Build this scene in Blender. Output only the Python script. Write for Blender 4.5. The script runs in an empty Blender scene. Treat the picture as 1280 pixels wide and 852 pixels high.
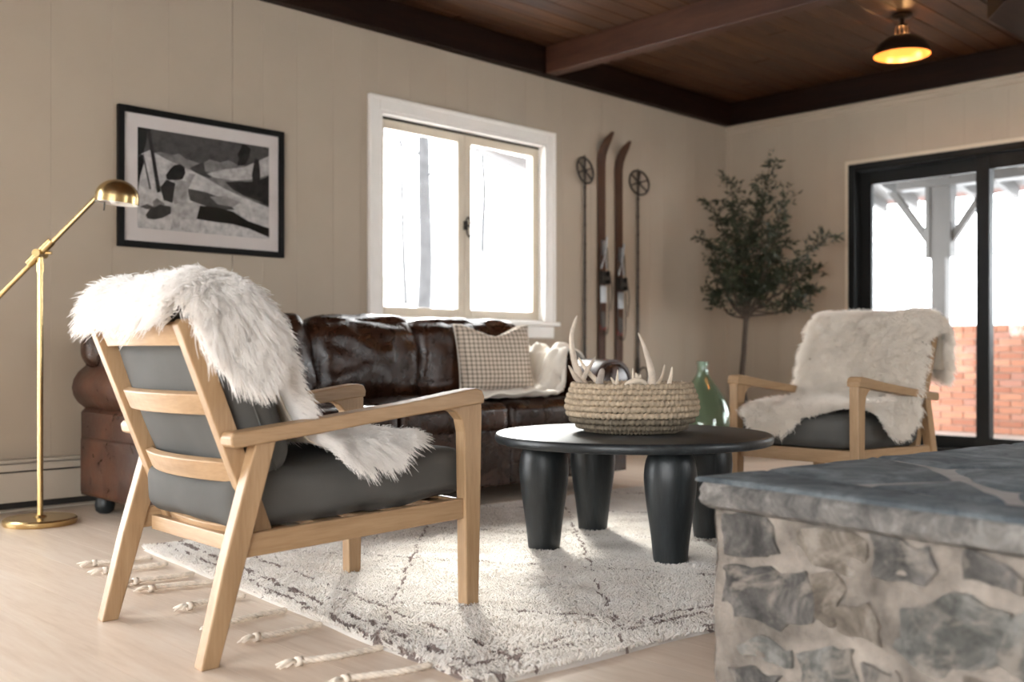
import bpy, bmesh, math, random
import numpy as np
from mathutils import Vector, Matrix, noise
random.seed(7); rng = np.random.default_rng(7)
S = bpy.context.scene
COL = S.collection
PI = math.pi

# ------------------------------------------------------------------ camera, world, sun, exposure
EYE = 0.75
HEAD = math.atan(1300 / 1280)                    # heading of the view from the long wall's direction
cd = bpy.data.cameras.new('camera'); cam = bpy.data.objects.new('camera', cd); COL.objects.link(cam)
cam.location = (0, 0, EYE); cam.rotation_euler = (PI / 2, 0, HEAD - PI / 2)
cd.sensor_width = 36; cd.lens = 36; cd.shift_y = 14 / 1280
cd.dof.use_dof = True; cd.dof.focus_distance = 3.2; cd.dof.aperture_fstop = 2.2
cd.clip_start = 0.05; cd.clip_end = 300
S.camera = cam
W = bpy.data.worlds.new('world'); S.world = W; W.use_nodes = True
bg = W.node_tree.nodes['Background']; bg.inputs[0].default_value = (0.97, 0.955, 0.985, 1); bg.inputs[1].default_value = 11.0
sl = bpy.data.lights.new('sun', 'SUN'); sl.energy = 11; sl.angle = math.radians(10); sl.color = (1, 0.96, 0.92)
sun = bpy.data.objects.new('sun', sl); COL.objects.link(sun)
sun.rotation_euler = Vector((-0.60, -0.80, -0.56)).to_track_quat('-Z', 'Y').to_euler()
S.view_settings.view_transform = 'Standard'; S.view_settings.look = 'None'
S.view_settings.gamma = 1; S.view_settings.use_curve_mapping = False
S.view_settings.exposure = 0.42

def portal(name, loc, rot, sx, sy):              # sampling guide for sky light at a wall opening, gives no light of its own
    l = bpy.data.lights.new(name, 'AREA'); l.shape = 'RECTANGLE'; l.size = sx; l.size_y = sy
    l.cycles.is_portal = True
    o = bpy.data.objects.new(name, l); COL.objects.link(o); o.location = loc; o.rotation_euler = rot

# room extents
YW, XW, XL, YF = 5.08, 7.65, -2.2, -2.6          # long wall, door wall, left wall, wall behind the camera
WALLTOP, CEIL = 2.72, 2.92
WX0, WX1, WZ0, WZ1 = 3.845, 5.335, 0.965, 2.245  # window opening
DY0, DY1, DZ1 = 1.62, 3.935, 2.24                # sliding door opening
LY0, LY1, LZ0, LZ1 = -2.3, 2.5, 0.5, 2.25         # off-frame window in the left wall
FX0, FX1 = 4.2, 5.7                              # unseen window opposite the sofa, added as fill light
PX_0, PX_1, PZ_1 = -1.75, 1.12, 2.2               # glazed patio doors in the long wall, left of the picture
portal('portal_window', ((WX0+WX1)/2, YW+0.2, (WZ0+WZ1)/2), (-PI/2, 0, 0), WX1-WX0, WZ1-WZ0)
portal('portal_door', (XW+0.2, (DY0+DY1)/2, DZ1/2), (0, PI/2, 0), DZ1, DY1-DY0)
portal('portal_left', (XL-0.1, (LY0+LY1)/2, (LZ0+LZ1)/2), (0, -PI/2, 0), LZ1-LZ0, LY1-LY0)
portal('portal_front', ((FX0+FX1)/2, YF-0.1, (LZ0+LZ1)/2), (PI/2, 0, 0), FX1-FX0, LZ1-LZ0)
portal('portal_patio', ((PX_0+PX_1)/2, YW+0.2, PZ_1/2), (-PI/2, 0, 0), PX_1-PX_0, PZ_1)

# ------------------------------------------------------------------ geometry helpers
def box(x0, x1, y0, y1, z0, z1):
    v = [(x0,y0,z0),(x1,y0,z0),(x1,y1,z0),(x0,y1,z0),(x0,y0,z1),(x1,y0,z1),(x1,y1,z1),(x0,y1,z1)]
    f = [(3,2,1,0),(4,5,6,7),(0,1,5,4),(1,2,6,5),(2,3,7,6),(3,0,4,7)]
    return v, f
def join(*ps):
    V, F = [], []
    for v, f in ps:
        n = len(V); V += list(v); F += [tuple(i+n for i in q) for q in f]
    return V, F
def prism(poly, a, b, axis='y'):
    """polygon of 2D points pushed from a to b along an axis; 'y': points are (x,z); 'x': (y,z); 'z': (x,y)"""
    n = len(poly)
    mk = {'y': lambda p, t: (p[0], t, p[1]), 'x': lambda p, t: (t, p[0], p[1]), 'z': lambda p, t: (p[0], p[1], t)}[axis]
    v = [mk(p, a) for p in poly] + [mk(p, b) for p in poly]
    f = [tuple(range(n))[::-1], tuple(range(n, 2*n))]
    f += [(i, (i+1) % n, n+(i+1) % n, n+i) for i in range(n)]
    return v, f
def tube(pts, rad, n=8, cap=True):
    pts = [Vector(p) for p in pts]
    if not hasattr(rad, '__len__'): rad = [rad]*len(pts)
    V, F = [], []; up = None
    for i, p in enumerate(pts):
        t = (pts[min(i+1, len(pts)-1)] - pts[max(i-1, 0)]).normalized()
        if up is None:
            up = Vector((0, 0, 1)) if abs(t.z) < 0.9 else Vector((1, 0, 0))
        a = t.cross(up).normalized(); b = a.cross(t).normalized(); up = b
        for k in range(n):
            th = 2*PI*k/n
            V.append(tuple(p + (a*math.cos(th) + b*math.sin(th))*rad[i]))
    for i in range(len(pts)-1):
        for k in range(n):
            F.append((i*n+k, i*n+(k+1) % n, (i+1)*n+(k+1) % n, (i+1)*n+k))
    if cap:
        F.append(tuple(range(n))[::-1]); F.append(tuple((len(pts)-1)*n+k for k in range(n)))
    return V, F
def smooth_pts(pts, k=6):
    """Catmull-Rom through points"""
    P = [Vector(p) for p in pts]; P = [2*P[0]-P[1]] + P + [2*P[-1]-P[-2]]
    out = []
    for i in range(1, len(P)-2):
        for j in range(k):
            t = j/k; a, b, c, d = P[i-1], P[i], P[i+1], P[i+2]
            out.append(0.5*((2*b) + (c-a)*t + (2*a-5*b+4*c-d)*t*t + (3*b-a-3*c+d)*t**3))
    out.append(P[-2]); return out
def lathe(prof, n=32, c=(0, 0, 0), cap=True):
    """profile of (r,z)"""
    V, F = [], []
    for r, z in prof:
        for k in range(n):
            th = 2*PI*k/n; V.append((c[0]+r*math.cos(th), c[1]+r*math.sin(th), c[2]+z))
    for i in range(len(prof)-1):
        for k in range(n):
            F.append((i*n+k, i*n+(k+1) % n, (i+1)*n+(k+1) % n, (i+1)*n+k))
    if cap:
        F.append(tuple(range(n))[::-1]); F.append(tuple((len(prof)-1)*n+k for k in range(n)))
    return V, F
def grid(fn, nu, nv, closed=False):
    V = [tuple(fn(i/(nu-1), j/(nv-1))) for i in range(nu) for j in range(nv)]
    F = [(i*nv+j, (i+1)*nv+j, (i+1)*nv+j+1, i*nv+j+1) for i in range(nu-1) for j in range(nv-1)]
    return V, F
def puff(hx, hy, hz, r, crown=(0, 0, 0), n=18, fn=None):
    """soft rounded box with crowned faces; crown = bulge of the x, y and z faces"""
    idx, V, F = {}, [], []
    def warp(t): return 0.45*t + 0.55*math.sin(t*PI/2)
    def vert(p):
        k = (round(p[0]*n), round(p[1]*n), round(p[2]*n))
        if k in idx: return idx[k]
        w = [warp(c) for c in p]; h = (hx, hy, hz)
        q = [w[i]*h[i] for i in range(3)]
        c = [max(-(h[i]-r), min(h[i]-r, q[i])) for i in range(3)]
        d = [q[i]-c[i] for i in range(3)]; L = math.sqrt(sum(t*t for t in d)) or 1
        o = [c[i]+r*d[i]/L for i in range(3)]
        for i in range(3):
            j, m = (i+1) % 3, (i+2) % 3
            o[i] += crown[i]*w[i]*(1-w[j]**2)*(1-w[m]**2)
        if fn: o = fn(o, w)
        idx[k] = len(V); V.append(tuple(o)); return idx[k]
    L = [-1+2*i/n for i in range(n+1)]
    for ax in range(3):
        for s in (-1, 1):
            for i in range(n):
                for j in range(n):
                    q = []
                    for a, b in ((i, j), (i+1, j), (i+1, j+1), (i, j+1)):
                        p = [0, 0, 0]; p[ax] = s; p[(ax+1) % 3] = L[a]; p[(ax+2) % 3] = L[b]
                        q.append(vert(p))
                    F.append(tuple(q) if s > 0 else tuple(q[::-1]))
    return V, F
def moved(vf, loc=(0, 0, 0), rot=None):
    v, f = vf; M = Matrix.Translation(loc) @ (rot if rot is not None else Matrix.Identity(4))
    return [tuple(M @ Vector(p)) for p in v], f
def RX(a): return Matrix.Rotation(a, 4, 'X')
def RY(a): return Matrix.Rotation(a, 4, 'Y')
def RZ(a): return Matrix.Rotation(a, 4, 'Z')

def put(name, vf, m, parent=None, smooth=False, bevel=0, seg=2, world=False, solid=0, sub=0):
    me = bpy.data.meshes.new(name); me.from_pydata([tuple(p) for p in vf[0]], [], vf[1]); me.update()
    me.validate()
    bm = bmesh.new(); bm.from_mesh(me); bmesh.ops.recalc_face_normals(bm, faces=bm.faces); bm.to_mesh(me); bm.free()
    me.materials.append(m)
    o = bpy.data.objects.new(name, me); COL.objects.link(o)
    if smooth:
        me.polygons.foreach_set('use_smooth', [True]*len(me.polygons))
        if smooth is not True: me.set_sharp_from_angle(angle=math.radians(smooth))
    if parent is not None:
        o.parent = parent
        if world: o.matrix_parent_inverse = (Matrix.LocRotScale(parent.location, parent.rotation_euler, None)).inverted()
    if solid:
        s = o.modifiers.new('solid', 'SOLIDIFY'); s.thickness = solid; s.offset = -1
    if bevel:
        b = o.modifiers.new('bevel', 'BEVEL'); b.width = bevel; b.segments = seg; b.limit_method = 'ANGLE'; b.angle_limit = math.radians(40)
    if sub:
        s = o.modifiers.new('sub', 'SUBSURF'); s.levels = sub; s.render_levels = sub
    return o
def tag(o, label, cat, group=None, kind=None):
    o['label'] = label; o['category'] = cat
    if group: o['group'] = group
    if kind: o['kind'] = kind
    return o
def struct(o, label=None, cat=None):
    o['kind'] = 'structure'
    if label: o['label'] = label
    if cat: o['category'] = cat
    return o
def thing(name, label, cat, loc=(0, 0, 0), rz=0, group=None):
    o = bpy.data.objects.new(name, None); COL.objects.link(o); o.empty_display_size = 0.1
    o.location = loc; o.rotation_euler = (0, 0, rz)
    return tag(o, label, cat, group)
def link_copy(src, name, loc, parent=None, rot=None):
    o = src.copy(); o.name = name; COL.objects.link(o); o.location = loc
    if rot is not None: o.rotation_euler = rot
    o.parent = parent
    return o

# ------------------------------------------------------------------ materials
def nodes_of(name):
    m = bpy.data.materials.new(name); m.use_nodes = True
    nt = m.node_tree; b = nt.nodes['Principled BSDF']
    return m, nt, b
def N(nt, t, **kw):
    n = nt.nodes.new(t)
    for k, v in kw.items(): setattr(n, k, v)
    return n
def coords(nt, scale=(1, 1, 1), rnd=True):
    tc = N(nt, 'ShaderNodeTexCoord'); mp = N(nt, 'ShaderNodeMapping'); mp.inputs['Scale'].default_value = scale
    nt.links.new(tc.outputs['Object'], mp.inputs['Vector'])
    if rnd:
        oi = N(nt, 'ShaderNodeObjectInfo'); ml = N(nt, 'ShaderNodeMath', operation='MULTIPLY'); ml.inputs[1].default_value = 37
        cb = N(nt, 'ShaderNodeCombineXYZ'); nt.links.new(oi.outputs['Random'], ml.inputs[0])
        for i in range(3): nt.links.new(ml.outputs[0], cb.inputs[i])
        nt.links.new(cb.outputs[0], mp.inputs['Location'])
    return mp.outputs[0]
def ramp(nt, fac, stops):
    r = N(nt, 'ShaderNodeValToRGB'); e = r.color_ramp.elements
    while len(e) < len(stops): e.new(0.5)
    for q, (p, c) in zip(e, stops): q.position = p; q.color = (*c, 1) if len(c) == 3 else c
    nt.links.new(fac, r.inputs[0]); return r.outputs[0]
def noise_tex(nt, vec, scale, detail=4, rough=0.55, dist=0):
    n = N(nt, 'ShaderNodeTexNoise'); n.inputs['Scale'].default_value = scale; n.inputs['Detail'].default_value = detail
    n.inputs['Roughness'].default_value = rough; n.inputs['Distortion'].default_value = dist
    nt.links.new(vec, n.inputs['Vector']); return n.outputs['Fac']
def bump(nt, b, h, strength=0.3, dist=0.01):
    n = N(nt, 'ShaderNodeBump'); n.inputs['Strength'].default_value = strength; n.inputs['Distance'].default_value = dist
    nt.links.new(h, n.inputs['Height']); nt.links.new(n.outputs[0], b.inputs['Normal'])
def plain(name, col, rough=0.5, metal=0, var=0.12, scale=8, bmp=0, bscale=60, bdist=0.004, spec=None, rnd=True, coat=0):
    m, nt, b = nodes_of(name); v = coords(nt, rnd=rnd)
    f = noise_tex(nt, v, scale, 5)
    lo = tuple(c*(1-var) for c in col); hi = tuple(min(1, c*(1+var)) for c in col)
    nt.links.new(ramp(nt, f, [(0.3, lo), (0.7, hi)]), b.inputs['Base Color'])
    b.inputs['Roughness'].default_value = rough; b.inputs['Metallic'].default_value = metal
    if spec is not None: b.inputs['Specular IOR Level'].default_value = spec
    if coat: b.inputs['Coat Weight'].default_value = coat
    if bmp: bump(nt, b, noise_tex(nt, v, bscale, 4), bmp, bdist)
    return m
def wood(name, dark, mid, light, axis='x', scale=1.0, rough=0.5, stretch=14, bmp=0.12, tint=0.12, spec=0.4):
    m, nt, b = nodes_of(name)
    s = [stretch*scale]*3; s['xyz'.index(axis)] = 1.0*scale
    v = coords(nt, tuple(s))
    f = noise_tex(nt, v, 1.6, 6, 0.6, 0.6); g = noise_tex(nt, v, 9, 3, 0.6)
    mx = N(nt, 'ShaderNodeMath', operation='MULTIPLY_ADD'); mx.inputs[1].default_value = 0.35; nt.links.new(g, mx.inputs[0])
    sc = N(nt, 'ShaderNodeMath', operation='MULTIPLY'); sc.inputs[1].default_value = 0.72; nt.links.new(f, sc.inputs[0]); nt.links.new(sc.outputs[0], mx.inputs[2])
    c = ramp(nt, mx.outputs[0], [(0.28, dark), (0.52, mid), (0.75, light)])
    oi = N(nt, 'ShaderNodeObjectInfo'); hv = N(nt, 'ShaderNodeHueSaturation')
    mr = N(nt, 'ShaderNodeMapRange'); mr.inputs['To Min'].default_value = 1-tint; mr.inputs['To Max'].default_value = 1+tint
    nt.links.new(oi.outputs['Random'], mr.inputs['Value']); nt.links.new(mr.outputs[0], hv.inputs['Value'])
    nt.links.new(c, hv.inputs['Color']); nt.links.new(hv.outputs[0], b.inputs['Base Color'])
    b.inputs['Roughness'].default_value = rough; b.inputs['Specular IOR Level'].default_value = spec
    bump(nt, b, mx.outputs[0], bmp, 0.004)
    return m
def pane_mat(name, tintc=(0.97, 0.99, 0.98), f0=0.04):
    m = bpy.data.materials.new(name); m.use_nodes = True; nt = m.node_tree; nt.nodes.clear()
    o = N(nt, 'ShaderNodeOutputMaterial'); mx = N(nt, 'ShaderNodeMixShader'); t = N(nt, 'ShaderNodeBsdfTransparent'); g = N(nt, 'ShaderNodeBsdfGlossy')
    lw = N(nt, 'ShaderNodeLayerWeight'); lw.inputs[0].default_value = 0.5
    pw_ = N(nt, 'ShaderNodeMath', operation='POWER'); pw_.inputs[1].default_value = 5; ma = N(nt, 'ShaderNodeMath', operation='MULTIPLY_ADD'); ma.inputs[1].default_value = 1-f0; ma.inputs[2].default_value = f0
    t.inputs[0].default_value = (*tintc, 1); g.inputs['Roughness'].default_value = 0.01
    nt.links.new(lw.outputs['Facing'], pw_.inputs[0]); nt.links.new(pw_.outputs[0], ma.inputs[0])
    nt.links.new(ma.outputs[0], mx.inputs[0]); nt.links.new(t.outputs[0], mx.inputs[1]); nt.links.new(g.outputs[0], mx.inputs[2]); nt.links.new(mx.outputs[0], o.inputs[0])
    return m
def wool_mat(name, col):
    m = bpy.data.materials.new(name); m.use_nodes = True; nt = m.node_tree; nt.nodes.clear()
    o = N(nt, 'ShaderNodeOutputMaterial'); mx = N(nt, 'ShaderNodeMixShader'); d = N(nt, 'ShaderNodeBsdfDiffuse'); t = N(nt, 'ShaderNodeBsdfTranslucent'); mx.inputs[0].default_value = 0.45
    v = coords(nt); c = ramp(nt, noise_tex(nt, v, 12, 4), [(0.3, tuple(q*0.93 for q in col)), (0.7, col)])
    for n_ in (d, t): nt.links.new(c, n_.inputs[0])
    nt.links.new(d.outputs[0], mx.inputs[1]); nt.links.new(t.outputs[0], mx.inputs[2]); nt.links.new(mx.outputs[0], o.inputs[0])
    return m

M = {}
M['wall'] = plain('cream_wall_paint', (0.385, 0.316, 0.244), 0.62, var=0.03, scale=2.5, bmp=0.05, bscale=140, bdist=0.002)
M['trim'] = plain('white_trim_paint', (0.80, 0.765, 0.72), 0.4, var=0.03)
M['sash'] = plain('cream_sash_paint', (0.58, 0.505, 0.40), 0.45, var=0.05)
M['heater'] = plain('heater_enamel', (0.46, 0.40, 0.325), 0.45, var=0.03)
M['dark'] = plain('dark_recess', (0.02, 0.017, 0.014), 0.8)
M['floor'] = wood('whitewashed_oak_floor', (0.57, 0.44, 0.335), (0.69, 0.56, 0.45), (0.77, 0.66, 0.555), 'y', 1.0, 0.36, 11, 0.06, 0.06, 0.5)
M['ceil'] = wood('brown_ceiling_boards', (0.017, 0.006, 0.002), (0.048, 0.017, 0.005), (0.10, 0.039, 0.012), 'x', 1.0, 0.5, 12, 0.2, 0.25)
M['beam'] = wood('red_brown_beam', (0.022, 0.008, 0.0045), (0.048, 0.0175, 0.0095), (0.075, 0.030, 0.0165), 'y', 1.0, 0.5, 10, 0.25, 0.05)
M['beamx'] = wood('dark_ledger_beam', (0.005, 0.0022, 0.0014), (0.011, 0.0045, 0.0024), (0.020, 0.008, 0.004), 'x', 1.0, 0.55, 10, 0.25, 0.05, 0.12)
M['beamy'] = wood('dark_ledger_beam_cross', (0.005, 0.0022, 0.0014), (0.011, 0.0045, 0.0024), (0.020, 0.008, 0.004), 'y', 1.0, 0.55, 10, 0.25, 0.05, 0.12)
M['black_metal'] = plain('black_door_frame', (0.006, 0.0068, 0.007), 0.5, var=0.1, spec=0.2)
M['pane'] = pane_mat('window_glass'); M['door_glass'] = pane_mat('door_glass', (0.96, 0.99, 0.985))
M['pic_glass'] = pane_mat('picture_glass', (0.98, 0.98, 0.98))
M['oak_x'] = wood('oak_along', (0.25, 0.148, 0.072), (0.355, 0.222, 0.118), (0.435, 0.292, 0.165), 'x', 1.6, 0.45, 12, 0.1, 0.05)
M['oak_y'] = wood('oak_across', (0.25, 0.148, 0.072), (0.355, 0.222, 0.118), (0.435, 0.292, 0.165), 'y', 1.6, 0.45, 12, 0.1, 0.05)
M['oak_z'] = wood('oak_upright', (0.25, 0.148, 0.072), (0.355, 0.222, 0.118), (0.435, 0.292, 0.165), 'z', 1.6, 0.45, 12, 0.1, 0.05)
M['grey_fabric'] = plain('grey_canvas', (0.085, 0.082, 0.076), 0.85, var=0.10, scale=5, bmp=0.25, bscale=420, bdist=0.002, spec=0.2)
M['brass'] = plain('brushed_brass', (0.60, 0.44, 0.215), 0.27, 1.0, var=0.06)
M['black_wood'] = wood('ebonised_wood', (0.003, 0.0045, 0.0052), (0.008, 0.011, 0.0125), (0.024, 0.030, 0.033), 'z', 1.6, 0.42, 12, 0.35, 0.02, 0.5)
M['black_top'] = wood('ebonised_wood_top', (0.008, 0.010, 0.011), (0.016, 0.019, 0.021), (0.04, 0.046, 0.048), 'y', 1.3, 0.40, 14, 0.3, 0.02, 0.5)

def leather(name, dark, mid, worn, rough=0.33):
    m, nt, b = nodes_of(name); v = coords(nt)
    f = noise_tex(nt, v, 3.2, 6, 0.62, 0.5); w = noise_tex(nt, v, 11, 5, 0.7, 1.2)
    mx = N(nt, 'ShaderNodeMath', operation='MULTIPLY_ADD'); mx.inputs[1].default_value = 0.4
    nt.links.new(w, mx.inputs[0])
    sc = N(nt, 'ShaderNodeMath', operation='MULTIPLY'); sc.inputs[1].default_value = 0.65; nt.links.new(f, sc.inputs[0]); nt.links.new(sc.outputs[0], mx.inputs[2])
    nt.links.new(ramp(nt, mx.outputs[0], [(0.34, dark), (0.54, mid), (0.74, worn)]), b.inputs['Base Color'])
    rr = ramp(nt, w, [(0.3, (rough-0.08,)*3), (0.7, (rough+0.12,)*3)]); nt.links.new(rr, b.inputs['Roughness'])
    vo = N(nt, 'ShaderNodeTexVoronoi'); vo.inputs['Scale'].default_value = 260; nt.links.new(v, vo.inputs['Vector'])
    cr = noise_tex(nt, v, 22, 6, 0.7, 2.0)
    ad = N(nt, 'ShaderNodeMath', operation='MULTIPLY_ADD'); ad.inputs[1].default_value = 0.12; nt.links.new(vo.outputs['Distance'], ad.inputs[0]); nt.links.new(cr, ad.inputs[2])
    bump(nt, b, ad.outputs[0], 0.35, 0.006)
    return m
M['leather'] = leather('brown_leather', (0.009, 0.0032, 0.002), (0.026, 0.009, 0.004), (0.075, 0.027, 0.011), 0.27)
M['leather_arm'] = leather('worn_brown_leather', (0.010, 0.003, 0.0016), (0.036, 0.011, 0.0045), (0.11, 0.038, 0.016), 0.32)
M['cream_cloth'] = plain('cream_throw', (0.80, 0.74, 0.66), 0.9, var=0.06, bmp=0.4, bscale=300, bdist=0.003, spec=0.1)
M['fleece'] = wool_mat('white_fleece', (0.95, 0.92, 0.89))
M['fleece_cream'] = wool_mat('cream_fleece', (0.965, 0.915, 0.85))
M['hide'] = plain('sheepskin_hide', (0.80, 0.72, 0.60), 0.85)
M['antler'] = plain('pale_antler', (0.56, 0.47, 0.38), 0.55, var=0.25, scale=26, bmp=0.3, bscale=90)
M['antler_white'] = plain('bleached_antler', (0.74, 0.63, 0.50), 0.6, var=0.12, scale=30)
M['antler_grey'] = plain('weathered_antler', (0.33, 0.28, 0.24), 0.6, var=0.25, scale=30, bmp=0.3)
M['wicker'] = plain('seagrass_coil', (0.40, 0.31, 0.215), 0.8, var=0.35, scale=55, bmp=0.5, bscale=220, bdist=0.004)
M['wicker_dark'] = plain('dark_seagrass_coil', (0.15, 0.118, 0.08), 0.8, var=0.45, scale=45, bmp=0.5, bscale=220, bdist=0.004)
M['iron'] = plain('blackened_iron', (0.03, 0.026, 0.022), 0.5, 0.6)
M['steel'] = plain('old_steel', (0.42, 0.42, 0.42), 0.35, 0.9)
M['ski'] = wood('varnished_ski', (0.024, 0.0085, 0.0035), (0.055, 0.020, 0.0075), (0.10, 0.040, 0.015), 'z', 1.2, 0.5, 16, 0.1, 0.08, 0.25)
M['worn_pad'] = plain('worn_grey_pad', (0.09, 0.08, 0.07), 0.6, 0.2)
M['cane'] = plain('dark_cane', (0.045, 0.030, 0.020), 0.5, var=0.5, scale=40)
M['strap'] = plain('dark_strap', (0.03, 0.022, 0.016), 0.7)
M['red_paint'] = plain('red_paint', (0.20, 0.02, 0.015), 0.5)
M['frame_black'] = plain('black_frame', (0.004, 0.0036, 0.0032), 0.5, spec=0.15)
M['mat_board'] = plain('pale_mat_board', (0.66, 0.60, 0.57), 0.8, var=0.02)
M['bark'] = plain('olive_bark', (0.055, 0.038, 0.026), 0.85, var=0.4, scale=30, bmp=0.6, bscale=60)
M['leaf'] = plain('olive_leaf', (0.018, 0.025, 0.009), 0.6, var=0.5, scale=9)
M['pot'] = plain('terracotta_pot', (0.20, 0.14, 0.10), 0.8)
M['soil'] = plain('dark_soil', (0.03, 0.02, 0.015), 0.95)
M['snow'] = plain('snow', (0.88, 0.90, 0.93), 0.8, var=0.02, scale=0.5)
M['outdoor_bark'] = plain('grey_tree_bark', (0.03, 0.029, 0.03), 0.9, var=0.3, scale=6, bmp=0.5, bscale=20)
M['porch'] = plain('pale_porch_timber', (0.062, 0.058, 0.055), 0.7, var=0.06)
M['shake'] = plain('brown_roof_shake', (0.09, 0.04, 0.03), 0.85, var=0.3)
M['mortar_out'] = plain('brick_mortar', (0.38, 0.31, 0.27), 0.9, var=0.1)
m, nt, b = nodes_of('orange_brick'); oi = N(nt, 'ShaderNodeObjectInfo')
nt.links.new(ramp(nt, oi.outputs['Random'], [(0.0, (0.29, 0.115, 0.072)), (0.4, (0.37, 0.16, 0.10)), (0.75, (0.44, 0.21, 0.132)), (1.0, (0.33, 0.16, 0.125))]), b.inputs['Base Color']); b.inputs['Roughness'].default_value = 0.85
M['brick'] = m
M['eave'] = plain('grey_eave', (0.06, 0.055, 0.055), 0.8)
M['mortar'] = plain('sandy_mortar', (0.205, 0.177, 0.152), 0.92, var=0.55, scale=9, bmp=0.8, bscale=70, bdist=0.01, spec=0.15)
def stone(name, cols, smear=0.0, scale=9):
    m, nt, b = nodes_of(name); v = coords(nt)
    f = noise_tex(nt, v, scale, 12, 0.74, 0.8)
    c = ramp(nt, f, [(0.38, cols[0]), (0.5, cols[1]), (0.62, cols[2])])
    if smear:
        g = noise_tex(nt, v, scale*0.7, 10, 0.7, 1.0)
        k = ramp(nt, g, [(0.50, (0, 0, 0)), (0.60, (smear,)*3)])
        mxc = N(nt, 'ShaderNodeMix', data_type='RGBA'); nt.links.new(k, mxc.inputs[0]); nt.links.new(c, mxc.inputs[6]); mxc.inputs[7].default_value = (0.40, 0.345, 0.295, 1)
        c = mxc.outputs[2]
    nt.links.new(c, b.inputs['Base Color']); b.inputs['Roughness'].default_value = 0.75; b.inputs['Specular IOR Level'].default_value = 0.3
    bump(nt, b, noise_tex(nt, v, 26, 10, 0.75), 1.0, 0.02)
    return m
M['stone_dark'] = stone('dark_slate_stone', [(0.055, 0.052, 0.050), (0.12, 0.112, 0.104), (0.23, 0.21, 0.195)], 0.65)
M['stone_grey'] = stone('grey_green_stone', [(0.085, 0.085, 0.078), (0.17, 0.166, 0.152), (0.30, 0.29, 0.27)], 0.7)
M['stone_brown'] = stone('brown_field_stone', [(0.11, 0.09, 0.072), (0.22, 0.185, 0.15), (0.37, 0.33, 0.29)], 0.8)
M['flag'] = stone('blue_grey_flagstone', [(0.060, 0.075, 0.086), (0.115, 0.135, 0.15), (0.20, 0.225, 0.24)], 0, 6)
M['flag_edge'] = stone('rough_slab_edge', [(0.11, 0.105, 0.10), (0.22, 0.205, 0.19), (0.40, 0.375, 0.35)], 0, 12)
M['flag_joint'] = plain('pale_joint', (0.36, 0.34, 0.325), 0.85, var=0.12, scale=18, bmp=0.5)
# tan / green glass demijohn
m, nt, b = nodes_of('green_bottle_glass'); b.inputs['Base Color'].default_value = (0.70, 0.89, 0.79, 1); b.inputs['Roughness'].default_value = 0.02
b.inputs['Transmission Weight'].default_value = 1.0; b.inputs['IOR'].default_value = 1.45
M['green_glass'] = m
# check cushion cloth
def check_mat(name):
    m, nt, b = nodes_of(name); tc = N(nt, 'ShaderNodeTexCoord'); sp = N(nt, 'ShaderNodeSeparateXYZ'); nt.links.new(tc.outputs['Object'], sp.inputs[0])
    outs = []
    for a in (0, 2):
        k = N(nt, 'ShaderNodeMath', operation='MULTIPLY'); k.inputs[1].default_value = 1/0.0235; nt.links.new(sp.outputs[a], k.inputs[0])
        fr = N(nt, 'ShaderNodeMath', operation='FRACT'); nt.links.new(k.outputs[0], fr.inputs[0])
        lt = N(nt, 'ShaderNodeMath', operation='LESS_THAN'); lt.inputs[1].default_value = 0.30; nt.links.new(fr.outputs[0], lt.inputs[0]); outs.append(lt.outputs[0])
    ad = N(nt, 'ShaderNodeMath', operation='ADD'); nt.links.new(outs[0], ad.inputs[0]); nt.links.new(outs[1], ad.inputs[1])
    dv = N(nt, 'ShaderNodeMath', operation='MULTIPLY'); dv.inputs[1].default_value = 0.5; nt.links.new(ad.outputs[0], dv.inputs[0])
    nt.links.new(ramp(nt, dv.outputs[0], [(0.0, (0.68, 0.58, 0.48)), (0.5, (0.36, 0.30, 0.24)), (1.0, (0.085, 0.07, 0.055))]), b.inputs['Base Color'])
    b.inputs['Roughness'].default_value = 0.9; b.inputs['Specular IOR Level'].default_value = 0.1
    return m
M['check'] = check_mat('checked_linen')

# ------------------------------------------------------------------ the room
# floor: subfloor with planks running across the room
fl = struct(put('floor', box(XL, XW+0.12, YF, YW+0.1, -0.08, -0.022), M['dark']))
PW, PL = 0.19, 2.4
proto = None
i = 0
x = XL + 0.1
while x < XW + 0.05:
    y = YF + (i*0.83 % PL) - PL
    while y < YW:
        y0, y1 = max(y, YF), min(y+PL, YW)
        if y1 - y0 > 0.3:
            if y1-y0 > PL-0.001:
                if proto is None:
                    proto = put('plank', box(-PW/2+0.0004, PW/2-0.0004, -PL/2+0.0008, PL/2-0.0008, -0.02, 0), M['floor'], fl, bevel=0)
                    proto.location = (x, (y0+y1)/2, 0)
                else: link_copy(proto, 'plank', (x, (y0+y1)/2, 0), fl)
            else:
                q = put('plank', box(-PW/2+0.0004, PW/2-0.0004, -(y1-y0)/2+0.0008, (y1-y0)/2-0.0008, -0.02, 0), M['floor'], fl, bevel=0)
                q.location = (x, (y0+y1)/2, 0)
        y += PL
    x += PW; i += 1

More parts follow.
